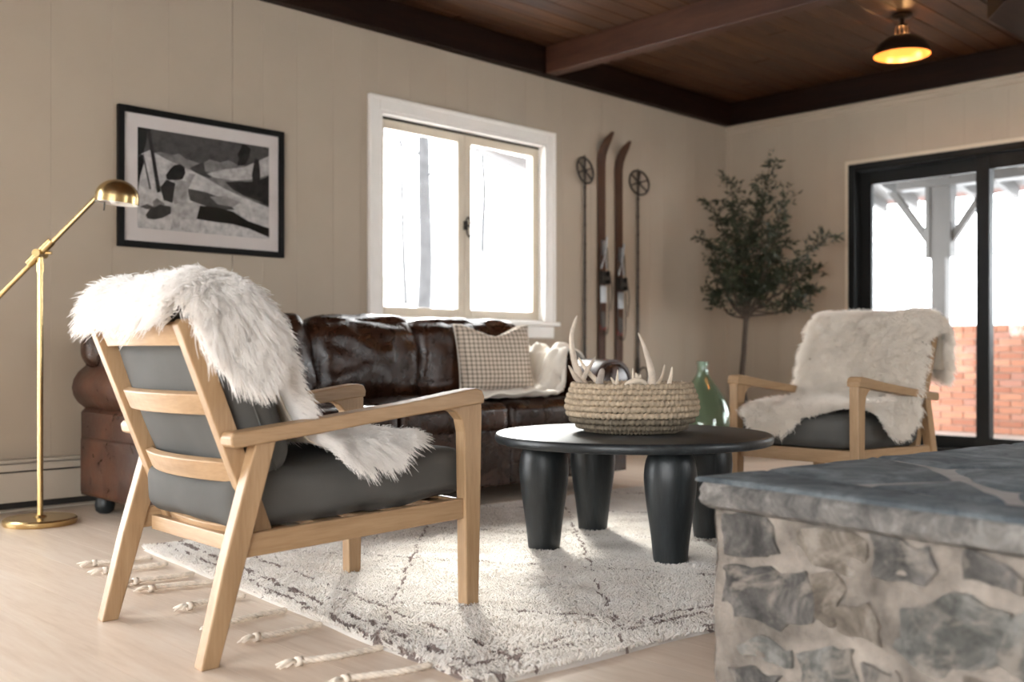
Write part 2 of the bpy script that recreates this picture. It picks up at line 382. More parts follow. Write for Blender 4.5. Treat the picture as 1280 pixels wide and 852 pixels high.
# ceiling boards run along the long wall
ce = struct(put('ceiling', box(XL, XW+0.1, YF, YW+0.1, CEIL+0.02, CEIL+0.1), M['dark']))
BW, BL = 0.145, 3.3; proto = None; i = 0; y = YW - BW/2
while y > YF:
    x = XL - (i*1.27 % BL)
    while x < XW:
        x0, x1 = max(x, XL), min(x+BL, XW)
        if x1-x0 > 0.2:
            if x1-x0 > BL-0.001:
                if proto is None:
                    proto = put('plank', box(-BL/2+0.001, BL/2-0.001, -BW/2+0.0015, BW/2-0.0015, 0, 0.02), M['ceil'], ce, bevel=0.004, seg=1); proto.location = ((x0+x1)/2, y, CEIL)
                else: link_copy(proto, 'plank', ((x0+x1)/2, y, CEIL), ce)
            else:
                q = put('plank', box(-(x1-x0)/2+0.001, (x1-x0)/2-0.001, -BW/2+0.0015, BW/2-0.0015, 0, 0.02), M['ceil'], ce, bevel=0.004, seg=1); q.location = ((x0+x1)/2, y, CEIL)
        x += BL
    y -= BW; i += 1

# walls: backing with vertical boards in front (joints as fine grooves)
BT = 0.012
wb = struct(put('wall_back', join(box(XL-0.15, PX_0, YW+BT, YW+0.16, 0, 3.0), box(PX_0, PX_1, YW+BT, YW+0.16, PZ_1, 3.0), box(PX_1, WX0, YW+BT, YW+0.16, 0, 3.0), box(WX1, XW+0.15, YW+BT, YW+0.16, 0, 3.0),
     box(WX0, WX1, YW+BT, YW+0.16, 0, WZ0), box(WX0, WX1, YW+BT, YW+0.16, WZ1, 3.0)), M['wall']))
def boards_x(a, b, widths, z0, z1, y0, y1, parent):
    x = a; k = 0
    while x < b - 1e-4:
        w = widths[k % len(widths)]; e = min(x+w, b)
        if b - e < 0.04: e = b
        spans = [(z0, z1)]
        if e > WX0 and x < WX1 and parent is wb:
            if x < WX0 - 0.001 or e > WX1 + 0.001: pass
            spans = [(z0, WZ0), (WZ1, z1)]
        gp = 0.0016 if abs(e-2.85) < 0.01 and parent is wb else 0.0003
        for s0, s1 in spans:
            put('panel', box(x+0.0003, e-gp, y0, y1, s0, s1), M['wall'], parent, bevel=0.001, seg=1)
        x = e; k += 1
WD = [0.19, 0.31, 0.13, 0.25, 0.22, 0.12]
boards_x(XL, PX_0, [0.2, 0.25], 0, WALLTOP+0.1, YW, YW+BT, wb)
boards_x(PX_0, PX_1, [0.4, 0.3], PZ_1, WALLTOP+0.1, YW, YW+BT, wb)
boards_x(PX_1, WX0, [0.26, 0.26, 0.24, 0.30, 0.30, 0.37, 0.19, 0.22, 0.25, 0.2], 0, WALLTOP+0.1, YW, YW+BT, wb)
boards_x(WX0, WX1, [0.25, 0.3, 0.19], 0, WALLTOP+0.1, YW, YW+BT, wb)
boards_x(WX1, XW, WD, 0, WALLTOP+0.1, YW, YW+BT, wb)
wr = struct(put('wall_right', join(box(XW+BT, XW+0.16, DY1, YW+0.1, 0, 3.0), box(XW+BT, XW+0.16, YF, DY0, 0, 3.0), box(XW+BT, XW+0.16, DY0, DY1, DZ1, 3.0)), M['wall']))
def boards_y(a, b, widths, z0, z1):
    y = a; k = 0
    while y < b - 1e-4:
        e = min(y+widths[k % len(widths)], b)
        if b-e < 0.04: e = b
        put('panel', box(XW, XW+BT, y+0.0003, e-0.0003, z0, z1), M['wall'], wr, bevel=0.001, seg=1)
        y = e; k += 1
boards_y(DY1, YW, WD, 0, WALLTOP+0.1); boards_y(DY0, DY1, WD, DZ1, WALLTOP+0.1); boards_y(YF, DY0, [0.4, 0.25, 0.3], 0, WALLTOP+0.1)
struct(put('wall_left', join(box(XL-0.14, XL, YF, LY0, 0, 3), box(XL-0.14, XL, LY1, YW, 0, 3), box(XL-0.14, XL, LY0, LY1, 0, LZ0), box(XL-0.14, XL, LY0, LY1, LZ1, 3)), M['wall']))
w2 = struct(put('window_2', join(box(XL-0.1, XL-0.03, LY0, LY0+0.06, LZ0, LZ1), box(XL-0.1, XL-0.03, LY1-0.06, LY1, LZ0, LZ1), box(XL-0.1, XL-0.03, LY0+0.06, LY1-0.06, LZ1-0.06, LZ1), box(XL-0.1, XL-0.03, LY0+0.06, LY1-0.06, LZ0, LZ0+0.06)), M['trim']))
put('pane', box(XL-0.07, XL-0.066, LY0+0.06, LY1-0.06, LZ0+0.06, LZ1-0.06), M['pane'], w2)
struct(put('wall_front', join(box(XL, FX0, YF-0.14, YF, 0, 3), box(FX1, XW, YF-0.14, YF, 0, 3), box(FX0, FX1, YF-0.14, YF, 0, LZ0), box(FX0, FX1, YF-0.14, YF, LZ1, 3)), M['wall']))
w3 = struct(put('fill_window', join(box(FX0, FX0+0.06, YF-0.1, YF-0.03, LZ0, LZ1), box(FX1-0.06, FX1, YF-0.1, YF-0.03, LZ0, LZ1), box(FX0+0.06, FX1-0.06, YF-0.1, YF-0.03, LZ1-0.06, LZ1), box(FX0+0.06, FX1-0.06, YF-0.1, YF-0.03, LZ0, LZ0+0.06)), M['trim']))  # out of view, added to brighten the chair by the hearth
put('pane', box(FX0+0.06, FX1-0.06, YF-0.07, YF-0.066, LZ0+0.06, LZ1-0.06), M['pane'], w3)
# patio doors left of the picture
d2 = thing('door_2', 'glazed patio doors in the long wall beyond the floor lamp', 'door', ((PX_0+PX_1)/2, YW, 0)); d2['kind'] = 'structure'
put('door_frame', join(box(PX_0, PX_0+0.06, YW, YW+0.14, 0, PZ_1), box(PX_1-0.06, PX_1, YW, YW+0.14, 0, PZ_1), box(PX_0+0.06, PX_1-0.06, YW, YW+0.14, PZ_1-0.06, PZ_1), box(PX_0+0.06, PX_1-0.06, YW, YW+0.14, 0, 0.05), box(-0.36, -0.27, YW, YW+0.14, 0.05, PZ_1-0.06)), M['trim'], d2, bevel=0.004, world=True)
put('pane', box(PX_0+0.06, -0.36, YW+0.06, YW+0.066, 0.05, PZ_1-0.06), M['pane'], d2, world=True)
put('pane', box(-0.27, PX_1-0.06, YW+0.06, YW+0.066, 0.05, PZ_1-0.06), M['pane'], d2, world=True)

# ledger beams on the walls and cross beams under the boards
struct(put('beam_1', box(XL, XW, YW-0.07, YW+0.14, WALLTOP, CEIL), M['beamx'], bevel=0.006))
struct(put('beam_2', box(XW-0.06, XW+0.14, YF, YW-0.08, WALLTOP, CEIL), M['beamy'], bevel=0.006))
for k, bx in enumerate((5.32, 1.0, -1.2)):
    struct(put('beam_%d' % (3+k), box(bx-0.055, bx+0.055, YF, YW-0.072, WALLTOP+0.005, CEIL), M['beam'], bevel=0.008))
# dropped soffit with a clipped corner beside the ceiling lamp
struct(put('beam_6', prism([(6.02, 0.6), (7.58, 0.6), (7.58, 2.36), (6.30, 2.36), (6.02, 2.16)], 2.73, CEIL-0.001, 'z'), M['beamx'], bevel=0.008))
# crown trim on the door wall, baseboards
struct(put('trim_1', prism([(XW, 2.655), (XW-0.012, 2.66), (XW-0.014, 2.69), (XW-0.03, 2.70), (XW-0.03, 2.718), (XW, 2.718)], YF, YW-0.001), M['wall']))
struct(put('baseboard_right', box(XW-0.014, XW, DY1+0.06, YW-0.001, 0, 0.09), M['trim'], bevel=0.004))

# casement window over the sofa
w1 = thing('window_1', 'white-cased pair of casement sashes in the wall over the sofa', 'window', ((WX0+WX1)/2, YW, WZ0)); w1['kind'] = 'structure'
CW = 0.078
def prof_casing(poly, a, b, ax): return prism(poly, a, b, ax)
put('casing', join(box(WX0-CW, WX0, YW-0.022, YW, WZ0-0.0, WZ1+CW)), M['trim'], w1, bevel=0.006, world=True)
put('casing', box(WX1, WX1+CW, YW-0.022, YW, WZ0-0.0, WZ1+CW), M['trim'], w1, bevel=0.006, world=True)
put('casing', box(WX0, WX1, YW-0.022, YW, WZ1, WZ1+CW), M['trim'], w1, bevel=0.006, world=True)
put('casing_band', join(box(WX0-CW-0.008, WX0-CW+0.014, YW-0.032, YW, WZ0, WZ1+CW+0.008), box(WX1+CW-0.014, WX1+CW+0.008, YW-0.032, YW, WZ0, WZ1+CW+0.008), box(WX0-CW+0.014, WX1+CW-0.014, YW-0.032, YW, WZ1+CW-0.014, WZ1+CW+0.008)), M['trim'], w1, bevel=0.005, world=True)
put('jamb', join(box(WX0, WX0+0.02, YW-0.02, YW+0.16, WZ0, WZ1), box(WX1-0.02, WX1, YW-0.02, YW+0.16, WZ0, WZ1), box(WX0+0.02, WX1-0.02, YW-0.02, YW+0.16, WZ1-0.022, WZ1), box(WX0+0.02, WX1-0.02, YW, YW+0.16, WZ0, WZ0+0.012)), M['trim'], w1, bevel=0.002, world=True)
put('window_sill', box(WX0-CW-0.03, WX1+CW+0.03, YW-0.055, YW+0.03, WZ0-0.03, WZ0), M['trim'], w1, bevel=0.006, world=True)
put('apron', box(WX0-CW, WX1+CW, YW-0.018, YW, WZ0-0.115, WZ0-0.03), M['trim'], w1, bevel=0.004, world=True)
SY0, SY1 = YW+0.045, YW+0.085
mid = (WX0+WX1)/2 + 0.01
for a, b_ in ((WX0+0.022, mid-0.002), (mid+0.002, WX1-0.022)):
    sw = 0.058; z0, z1 = WZ0+0.014, WZ1-0.034
    s = put('sash', join(box(a, a+sw, SY0, SY1, z0, z1), box(b_-sw, b_, SY0, SY1, z0, z1), box(a+sw, b_-sw, SY0, SY1, z0, z0+sw), box(a+sw, b_-sw, SY0, SY1, z1-sw, z1)), M['sash'], w1, bevel=0.003, world=True)
    put('pane', box(a+sw-0.005, b_-sw+0.005, SY0+0.016, SY0+0.021, z0+sw-0.005, z1-sw+0.005), M['pane'], s)
put('shadow_gap_strip', box(WX0+0.02, WX1-0.02, SY0-0.004, SY1, WZ1-0.036, WZ1-0.0215), M['dark'], w1, world=True)  # dark strip plugs the open gap and stands in for its shadow line
hook = smooth_pts([(mid-0.01, SY0-0.012, 1.60), (mid+0.012, SY0-0.018, 1.655), (mid+0.035, SY0-0.02, 1.63), (mid+0.03, SY0-0.02, 1.595), (mid+0.01, SY0-0.018, 1.60), (mid+0.008, SY0-0.016, 1.55), (mid+0.03, SY0-0.016, 1.525), (mid+0.045, SY0-0.016, 1.54)], 5)
put('latch', join(tube(hook, 0.0055, 8), box(mid-0.012, mid+0.02, SY0-0.012, SY0+0.002, 1.57, 1.63)), M['iron'], w1, world=True, smooth=50)

# sliding door
d1 = thing('door_1', 'black-framed glass sliding door onto the brick porch', 'door', (XW, (DY0+DY1)/2, 0)); d1['kind'] = 'structure'
FT = 0.055
put('door_frame', join(box(XW-0.02, XW+0.15, DY1-FT, DY1, 0, DZ1), box(XW-0.02, XW+0.15, DY0, DY0+FT, 0, DZ1), box(XW-0.02, XW+0.15, DY0+FT, DY1-FT, DZ1-FT, DZ1), box(XW-0.02, XW+0.15, DY0+FT, DY1-FT, 0, 0.035)), M['black_metal'], d1, bevel=0.003, world=True)
for (a, b_, x0) in ((2.865, DY1-FT, XW+0.075), (DY0+FT, 2.955, XW+0.02)):
    sw = 0.095; z0, z1 = 0.036, DZ1-FT-0.002
    s = put('sliding_panel', join(box(x0, x0+0.045, a, a+sw, z0, z1), box(x0, x0+0.045, b_-sw, b_, z0, z1), box(x0, x0+0.045, a+sw, b_-sw, z0, z0+0.09), box(x0, x0+0.045, a+sw, b_-sw, z1-0.105, z1)), M['black_metal'], d1, bevel=0.003, world=True)
    put('pane', box(x0+0.02, x0+0.026, a+sw-0.005, b_-sw+0.005, z0+0.085, z1-0.10), M['door_glass'], s)
put('casing', join(box(XW-0.012, XW, DY1, DY1+0.03, 0, DZ1+0.03), box(XW-0.012, XW, DY0-0.03, DY0, 0, DZ1+0.03), box(XW-0.012, XW, DY0, DY1, DZ1, DZ1+0.03)), M['sash'], d1, bevel=0.003, world=True)

# baseboard heater along the long wall
ht = thing('baseboard_heater', 'long cream baseboard heater under the picture wall', 'heater', (1.0, YW-0.03, 0))
hx0, hx1 = 1.22, 5.6
put('back_plate', box(hx0, hx1, YW-0.012, YW-0.0005, 0.0, 0.25), M['heater'], ht, world=True)
put('hood', prism([(YW-0.012, 0.25), (YW-0.012, 0.238), (YW-0.05, 0.234), (YW-0.05, 0.246)], hx0, hx1, 'x'), M['heater'], ht, world=True)
put('damper', box(hx0+0.01, hx1-0.01, YW-0.052, YW-0.048, 0.195, 0.226), M['heater'], ht, world=True)
put('front_panel', box(hx0, hx1, YW-0.06, YW-0.052, 0.05, 0.188), M['heater'], ht, bevel=0.003, world=True)
put('fin_core', box(hx0+0.02, hx1-0.02, YW-0.045, YW-0.014, 0.02, 0.19), M['dark'], ht, world=True)

# ------------------------------------------------------------------ brown leather sofa
SX0, SX1, SF, SB = 1.90, 4.56, 3.68, 4.86
sofa = thing('sofa', 'long dark brown leather sofa with rolled arms under the window', 'sofa', ((SX0+SX1)/2, (SF+SB)/2, 0))
SC = Vector(sofa.location)
def wrk(p, s, amp, seed=0):
    q = Vector(p)*s + Vector((seed*7.1, seed*3.3, seed*1.7))
    return amp*((1-abs(noise.noise(q))*2)*0.6 + noise.noise(q*2.3)*0.4)
put('base', box(SX0+0.02, SX1-0.02, SF+0.02, SB-0.02, 0.085, 0.36), M['leather_arm'], sofa, bevel=0.02, seg=3, world=True)
for a, b_ in ((2.22, 2.92), (2.925, 3.615), (3.62, 4.245)):
    put('front_rail', box(a, b_, SF, SF+0.03, 0.085, 0.365), M['leather'], sofa, bevel=0.012, seg=3, world=True)
for a, b_ in ((2.21, 2.915), (2.92, 3.615), (3.62, 4.25)):
    sd = a
    def fn(o, w, sd=sd):
        d = wrk((o[0]+sd, o[1], o[2]), 5, 0.010, sd); k = 1 + d*2
        return [o[0], o[1], o[2] + (d if o[2] > 0 else 0)]
    c = put('seat_cushion', moved(puff((b_-a)/2, 0.36, 0.075, 0.05, (0, 0.012, 0.03), 22, fn), ((a+b_)/2, SF-0.005+0.36, 0.420)), M['leather'], sofa, smooth=True, world=True)
    z = 0.46
    pts = [(a+0.03, SF-0.006, z), (b_-0.03, SF-0.006, z)]
    put('piping', tube(pts, 0.005, 8), M['leather_arm'], c, smooth=True)
for a, b_ in ((2.17, 2.86), (2.83, 3.52), (3.47, 4.33)):
    sd = a
    def fn(o, w, sd=sd):
        d = wrk((o[0]+sd, o[1]*1.5, o[2]*1.3), 4.2, 0.030, sd) + wrk((o[0]*1.6, o[1]+sd, o[2]), 9, 0.010, sd+3)
        k = 1 + d*1.6
        o = [o[0]*(1+d*0.4), o[1] - (d if o[1] < 0 else 0), o[2] + d*0.45]
        return o
    put('back_cushion', moved(puff((b_-a)/2, 0.13, 0.235, 0.11, (0.02, 0.045, 0.02), 26, fn), ((a+b_)/2, 4.38, 0.685), RX(-0.16)), M['leather'], sofa, smooth=True, world=True)
# back frame with a rounded top
put('back_frame', box(SX0+0.05, SX1-0.05, SB-0.22, SB-0.004, 0.085, 0.78), M['leather'], sofa, world=True, bevel=0.02)
def roll_fn(o, w): return o
put('back_roll', moved(puff((SX1-SX0)/2+0.002, 0.105, 0.105, 0.10, (0, 0.01, 0.0), 24), ((SX0+SX1)/2, SB-0.115, 0.765)), M['leather'], sofa, smooth=True, world=True)
# rolled arms
def arm(x_out, x_in, sgn):
    n = 15; prof = [(x_out+sgn*0.03, 0.085), (x_out+sgn*0.03, 0.47)]
    cx, cz, rx, rz = x_out+sgn*0.145, 0.585, 0.16, 0.125
    for t in range(n+1):
        th = -2.45 + t/n*(2.45+2.6)                       # from low outside, over the top, to low inside
        ang = PI + 0.9 - t/n*(PI + 1.35)
        prof.append((cx - sgn*rx*(-math.cos(ang)), cz+rz*math.sin(ang)))
    prof += [(x_in, 0.45), (x_in, 0.085)]
    return prof
def arm_mesh(x_out, x_in, sgn):
    prof = arm(x_out, x_in, sgn); V, F = [], []; ny = 22; n = len(prof)
    for j in range(ny):
        t = j/(ny-1); y = SF+0.0 + t*(SB-0.02-SF)
        for k, (px, pz) in enumerate(prof):
            d = wrk((px*1.5, y, pz*1.5), 4, 0.006, 5) if 2 <= k < n-2 else 0
            sh = 1.0 if 0 < j < ny-1 else 0.97
            V.append((px + d, y, pz + d))
    for j in range(ny-1):
        for k in range(n):
            F.append((j*n+k, j*n+(k+1) % n, (j+1)*n+(k+1) % n, (j+1)*n+k))
    F.append(tuple(range(n))[::-1]); F.append(tuple((ny-1)*n+k for k in range(n)))
    return V, F
for xo, xi, sg in ((SX0, 2.20, 1), (SX1, 4.26, -1)):
    a = put('arm', arm_mesh(xo, xi, sg), M['leather_arm'], sofa, smooth=38, world=True)
    cx, cz = xo+sg*0.145, 0.585
    ring = [(cx+0.135*math.cos(t), SF-0.004, cz+0.105*math.sin(t)) for t in [k/24*2*PI for k in range(25)]]
    put('arm_face', join(([(cx, SF-0.018, cz)]+[(cx+0.115*math.cos(k/24*2*PI), SF-0.012, cz+0.088*math.sin(k/24*2*PI)) for k in range(24)]+[(cx+0.13*math.cos(k/24*2*PI), SF+0.004, cz+0.10*math.sin(k/24*2*PI)) for k in range(24)],
        [(0, 1+k, 1+(k+1) % 24) for k in range(24)] + [(1+k, 25+k, 25+(k+1) % 24, 1+(k+1) % 24) for k in range(24)]), tube(ring, 0.006, 6, False)), M['leather'], a, smooth=True)
    prs = smooth_pts([(xo+sg*0.028, SF+0.25, 0.47), (xo-sg*0.012, SF+0.25, 0.58), (xo+sg*0.06, SF+0.25, 0.695), (xo+sg*0.16, SF+0.25, 0.718)], 5)
    put('piping', tube(prs, 0.004, 6), M['leather'], a, smooth=True)
for fx in (SX0+0.1, SX1-0.1):
    for fy in (SF+0.1, SB-0.12):
        put('foot', lathe([(0.025, 0.0), (0.04, 0.012), (0.045, 0.04), (0.038, 0.07), (0.03, 0.088)], 16, (fx, fy, 0.0 if fy > 4 else 0.0)), M['black_wood'], sofa, smooth=60, world=True)

# checked cushion
pil = thing('throw_pillow', 'cream and brown checked throw pillow with a chopped top on the sofa', 'pillow', (3.88, 4.045, 0.512), -0.40)
def pillow_fn(side):
    def fn(u, v):
        a, c = u*2-1, v*2-1
        hw, hh = 0.222, 0.205
        k = (1-a**4)**0.6 * (1-c**4)**0.6
        pin = 1-0.06*(1-a*a)*(c*c) ; pin2 = 1-0.06*(1-c*c)*(a*a)
        x = a*hw*pin2; z = c*hh*pin
        if c > 0: z -= 0.075*max(0, 1-abs(a)*1.35)*c**3
        y = side*(0.085*k*(1-0.35*max(0, c)*max(0, 1-abs(a)*1.4))) + 0.012*noise.noise(Vector((a*2, c*2, side)))*k
        return (x, y, z+0.205)
    return fn
rp = RX(-0.30)
pb = put('cushion_body', moved(join(grid(pillow_fn(1), 30, 30), grid(pillow_fn(-1), 30, 30)), (0, 0, 0.0), rp), M['check'], pil, smooth=True)
edge = [Vector(pillow_fn(1)(t, 0)) for t in np.linspace(0, 1, 20)] + [Vector(pillow_fn(1)(1, t)) for t in np.linspace(0, 1, 20)] + [Vector(pillow_fn(1)(t, 1)) for t in np.linspace(1, 0, 20)] + [Vector(pillow_fn(1)(0, t)) for t in np.linspace(1, 0, 20)]
put('piping', tube([rp @ e for e in edge], 0.004, 6), M['cream_cloth'], pil, smooth=True)

# cream throw over the right arm and seat
def sofa_h(x, y):
    h = 0.505
    if y > 4.15: h = max(h, 0.505 + min(1, (y-4.15)/0.12)*0.17)
    if x > 4.20: h = max(h, 0.585 + 0.145*math.sqrt(max(0, 1-((x-4.415)/0.18)**2)) if x < 4.595 else 0.4)
    if x > 4.595: h = 0.45
    return h
def sofa_hs(x, y):
    s = 0
    for dx in (-0.06, -0.03, 0, 0.03, 0.06):
        for dy in (-0.05, 0, 0.05): s += sofa_h(x+dx, y+dy)
    return max(s/15, sofa_h(x, y) if x < 4.58 else 0)
def throw_fn(u, v):
    x = 3.45 + u*1.15
    cyy = 3.85 + 0.42*min(1, max(0, (u-0.35)/0.55)); hw = 0.10 + 0.16*min(1, u*1.5)
    y = cyy + (v*2-1)*hw + 0.04*noise.noise(Vector((u*4, v*2, 3)))
    x += 0.06*noise.noise(Vector((u*3, v*4, 9))) + 0.05*(v-0.5)
    q = v*15 + 4*noise.noise(Vector((u*2.5, v*2, 1))) + u*6
    fold = 0.020*(1+math.sin(q)) + 0.012*(1+math.sin(q*2.3+u*9)) + 0.05*max(0, noise.noise(Vector((x*5, y*6, 2)))) + 0.018*noise.noise(Vector((x*13, y*16, 4)))
    return (x, y, sofa_hs(x, y) + 0.004 + fold*(0.35+0.75*u)*(1 if x < 4.55 else 0.4))
thr = put('throw_blanket', grid(throw_fn, 70, 44), M['cream_cloth'], smooth=True, solid=0.012)
tag(thr, 'cream knit throw blanket bunched over the sofa arm beside the checked pillow', 'blanket')

# ------------------------------------------------------------------ framed photograph
PX0, PX1, PZ0, PZ1 = 2.20, 3.16, 1.285, 2.0
pic = thing('framed_picture', 'black and white snow scene in a black frame on the cream wall', 'picture', ((PX0+PX1)/2, YW-0.002, PZ0))
fw = 0.032
put('picture_frame', join(box(PX0, PX0+fw, YW-0.032, YW-0.002, PZ0, PZ1), box(PX1-fw, PX1, YW-0.032, YW-0.002, PZ0, PZ1), box(PX0+fw, PX1-fw, YW-0.032, YW-0.002, PZ0, PZ0+fw), box(PX0+fw, PX1-fw, YW-0.032, YW-0.002, PZ1-fw, PZ1)), M['frame_black'], pic, bevel=0.003, world=True)
put('mat_board', box(PX0+fw, PX1-fw, YW-0.014, YW-0.003, PZ0+fw, PZ1-fw), M['mat_board'], pic, world=True)
QX0, QX1, QZ0, QZ1 = PX0+0.105, PX1-0.092, PZ0+0.10, PZ1-0.10
def uvp(x, y):
    top = 145+0.161*(x-150); bot = 688+0.088*(x-147)
    u = (x-148)/685; v = (bot-y)/(bot-top); u = max(0, min(1, u)); v = max(0, min(1, v))
    return (QX0+u**1.06*(QX1-QX0), QZ0+v*(QZ1-QZ0))
greys = {}
def grey(g):
    if g not in greys: greys[g] = plain('print_grey_%d' % int(g*1000), (g*(0.55+0.75*g), g*(0.55+0.75*g)*0.95, g*(0.55+0.75*g)*0.92), 0.8, var=0.32, scale=28, spec=0.08)
    return greys[g]
art = [(0.115, [(148, 100), (840, 200), (840, 800), (148, 760)]),
 (0.26, [(235, 285), (270, 280), (330, 295), (365, 288), (400, 318), (440, 330), (480, 345), (520, 318), (575, 335), (620, 322), (660, 345), (700, 352), (835, 385), (835, 560), (400, 470)]),
 (0.08, [(420, 365), (450, 350), (490, 333), (498, 385), (560, 395), (520, 420), (440, 390)]),
 (0.52, [(150, 500), (165, 400), (172, 290), (215, 270), (300, 320), (430, 380), (520, 430), (600, 478), (690, 520), (835, 578), (835, 800), (148, 760)]),
 (0.48, [(505, 395), (600, 372), (700, 360), (835, 300), (835, 400), (760, 425), (640, 432), (540, 415)]),
 (0.05, [(600, 440), (680, 436), (760, 440), (835, 405), (835, 568), (780, 545), (700, 515), (640, 480)]),
 (0.03, [(690, 236), (712, 238), (735, 262), (728, 300), (712, 340), (690, 352), (662, 352), (672, 315), (664, 290), (680, 262)]),
 (0.05, [(757, 315), (778, 318), (786, 400), (782, 462), (748, 465), (740, 400)]),
 (0.02, [(148, 130), (203, 150), (196, 230), (180, 285), (148, 300)]),
 (0.02, [(148, 310), (182, 290), (187, 330), (170, 390), (148, 450)]),
 (0.045, [(198, 150), (216, 154), (272, 495), (252, 500)]),
 (0.13, [(176, 300), (184, 300), (222, 480), (212, 482)]),
 (0.10, [(405, 475), (500, 495), (590, 530), (650, 590), (560, 590), (470, 560), (420, 540)]),
 (0.30, [(520, 520), (600, 515), (680, 550), (640, 575), (560, 560)]),
 (0.38, [(312, 470), (345, 425), (405, 440), (415, 395), (448, 400), (425, 440), (405, 500), (400, 555), (340, 560), (320, 520)]),
 (0.045, [(268, 470), (300, 428), (345, 450), (340, 480), (330, 555), (285, 540)]),
 (0.03, [(296, 405), (318, 372), (338, 352), (370, 345), (392, 362), (396, 395), (380, 428), (345, 432), (312, 432), (300, 425)]),
 (0.46, [(318, 565), (400, 548), (475, 568), (468, 640), (372, 642), (362, 702), (318, 700), (330, 640)]),
 (0.012, [(470, 568), (560, 578), (640, 600), (720, 650), (835, 690), (835, 740), (720, 690), (640, 668), (540, 655), (452, 640)]),
 (0.075, [(192, 620), (215, 585), (262, 560), (322, 575), (322, 612), (280, 635), (235, 645), (200, 638)]),
 (0.24, [(228, 550), (250, 528), (292, 562), (262, 565), (235, 580)]),
 (0.10, [(160, 575), (200, 560), (240, 580), (200, 590)])]
for k, (g, poly) in enumerate(art):
    pp = [uvp(*p) for p in poly]; yy = YW-0.0146-0.0002*k
    put('print' if k == 0 else 'print_shape', ([(p[0], yy, p[1]) for p in pp], [tuple(range(len(pp)))]), grey(g), pic, world=True)
put('glass', box(PX0+fw-0.004, PX1-fw+0.004, YW-0.0240, YW-0.0225, PZ0+fw-0.004, PZ1-fw+0.004), M['pic_glass'], pic, world=True)

# ------------------------------------------------------------------ brass floor lamp
LX, LY = 1.672, 4.64
lamp = thing('floor_lamp', 'brass pharmacy floor lamp with a domed head beside the sofa', 'lamp', (LX, LY, 0))
RT = Vector((math.sin(HEAD), -math.cos(HEAD), 0))            # the swing arm lies in this direction
J = Vector((0, 0, 1.185))
put('lamp_base', lathe([(0.0, 0), (0.148, 0), (0.152, 0.008), (0.152, 0.022), (0.146, 0.029), (0.03, 0.031), (0.02, 0.04), (0, 0.04)], 56, cap=False), M['brass'], lamp, smooth=40)
put('pole', join(tube([(0, 0, 0.03), (0, 0, 1.17)], 0.0125, 20), tube([(0, 0, 1.10), (0, 0, 1.14)], 0.0165, 20)), M['brass'], lamp, smooth=50)
def arm_at(s, dz): return J + RT*s + Vector((0, 0, dz))
head = arm_at(0.262, 0.262); low = arm_at(-0.42, -0.435)
put('joint', join(tube([J+Vector((-0.03, -0.03, -0.005)), J+Vector((0.03, 0.03, -0.005))], 0.018, 16), tube([arm_at(-0.05, -0.05), arm_at(0.05, 0.05)], 0.019, 16), tube([J+RT*0.02, J+RT*0.05], 0.007, 10)), M['brass'], lamp, smooth=50)
put('swing_arm', tube([low, head-Vector((0, 0, 0.004))], 0.0105, 16), M['brass'], lamp, smooth=50)
put('sleeve', tube([arm_at(-0.22, -0.222), low], 0.014, 16), M['brass'], lamp, smooth=50)
put('counterweight', moved(lathe([(0, -0.05), (0.03, -0.05), (0.035, -0.04), (0.035, 0.04), (0.03, 0.05), (0, 0.05)], 20, cap=False), low, RZ(HEAD-PI/2) @ RY(PI/4)), M['brass'], lamp, smooth=40)
hc = head + RT*0.075 + Vector((0, 0, -0.02))
dome = [(0.092, -0.025), (0.091, 0.0)] + [(0.091*math.cos(t), 0.078*math.sin(t)) for t in np.linspace(0.12, PI/2, 12)]
dome[-1] = (0.001, 0.078)
inner = [(r*0.965, z-0.002) for r, z in dome][::-1]
sh = put('lamp_shade', moved(lathe(dome[:1][::-1]+dome+inner, 40, cap=False), hc, RZ(HEAD-PI/2) @ RY(0.09)), M['brass'], lamp, smooth=50)
put('shade_lining', moved(lathe([(r*0.955, z-0.003) for r, z in dome], 40, cap=False), hc, RZ(HEAD-PI/2) @ RY(0.09)), M['trim'], sh, smooth=True)
put('neck', join(tube([head-RT*0.01, hc-RT*0.075+Vector((0, 0, 0.012))], 0.014, 14), lathe([(0.001, -0.022), (0.016, -0.014), (0.021, 0), (0.016, 0.014), (0.001, 0.022)], 16, tuple(head), False)), M['brass'], lamp, smooth=60)
put('switch_knob', tube([hc-RT*0.055+Vector((0, 0, -0.02)), hc-RT*0.058+Vector((0, 0, -0.058))], 0.0035, 8), M['iron'], lamp)
put('bulb', moved(lathe([(0.001, -0.03), (0.02, -0.024), (0.028, 0), (0.02, 0.03), (0.014, 0.05)], 16), hc+RT*(-0.01)), M['trim'], sh, smooth=True)

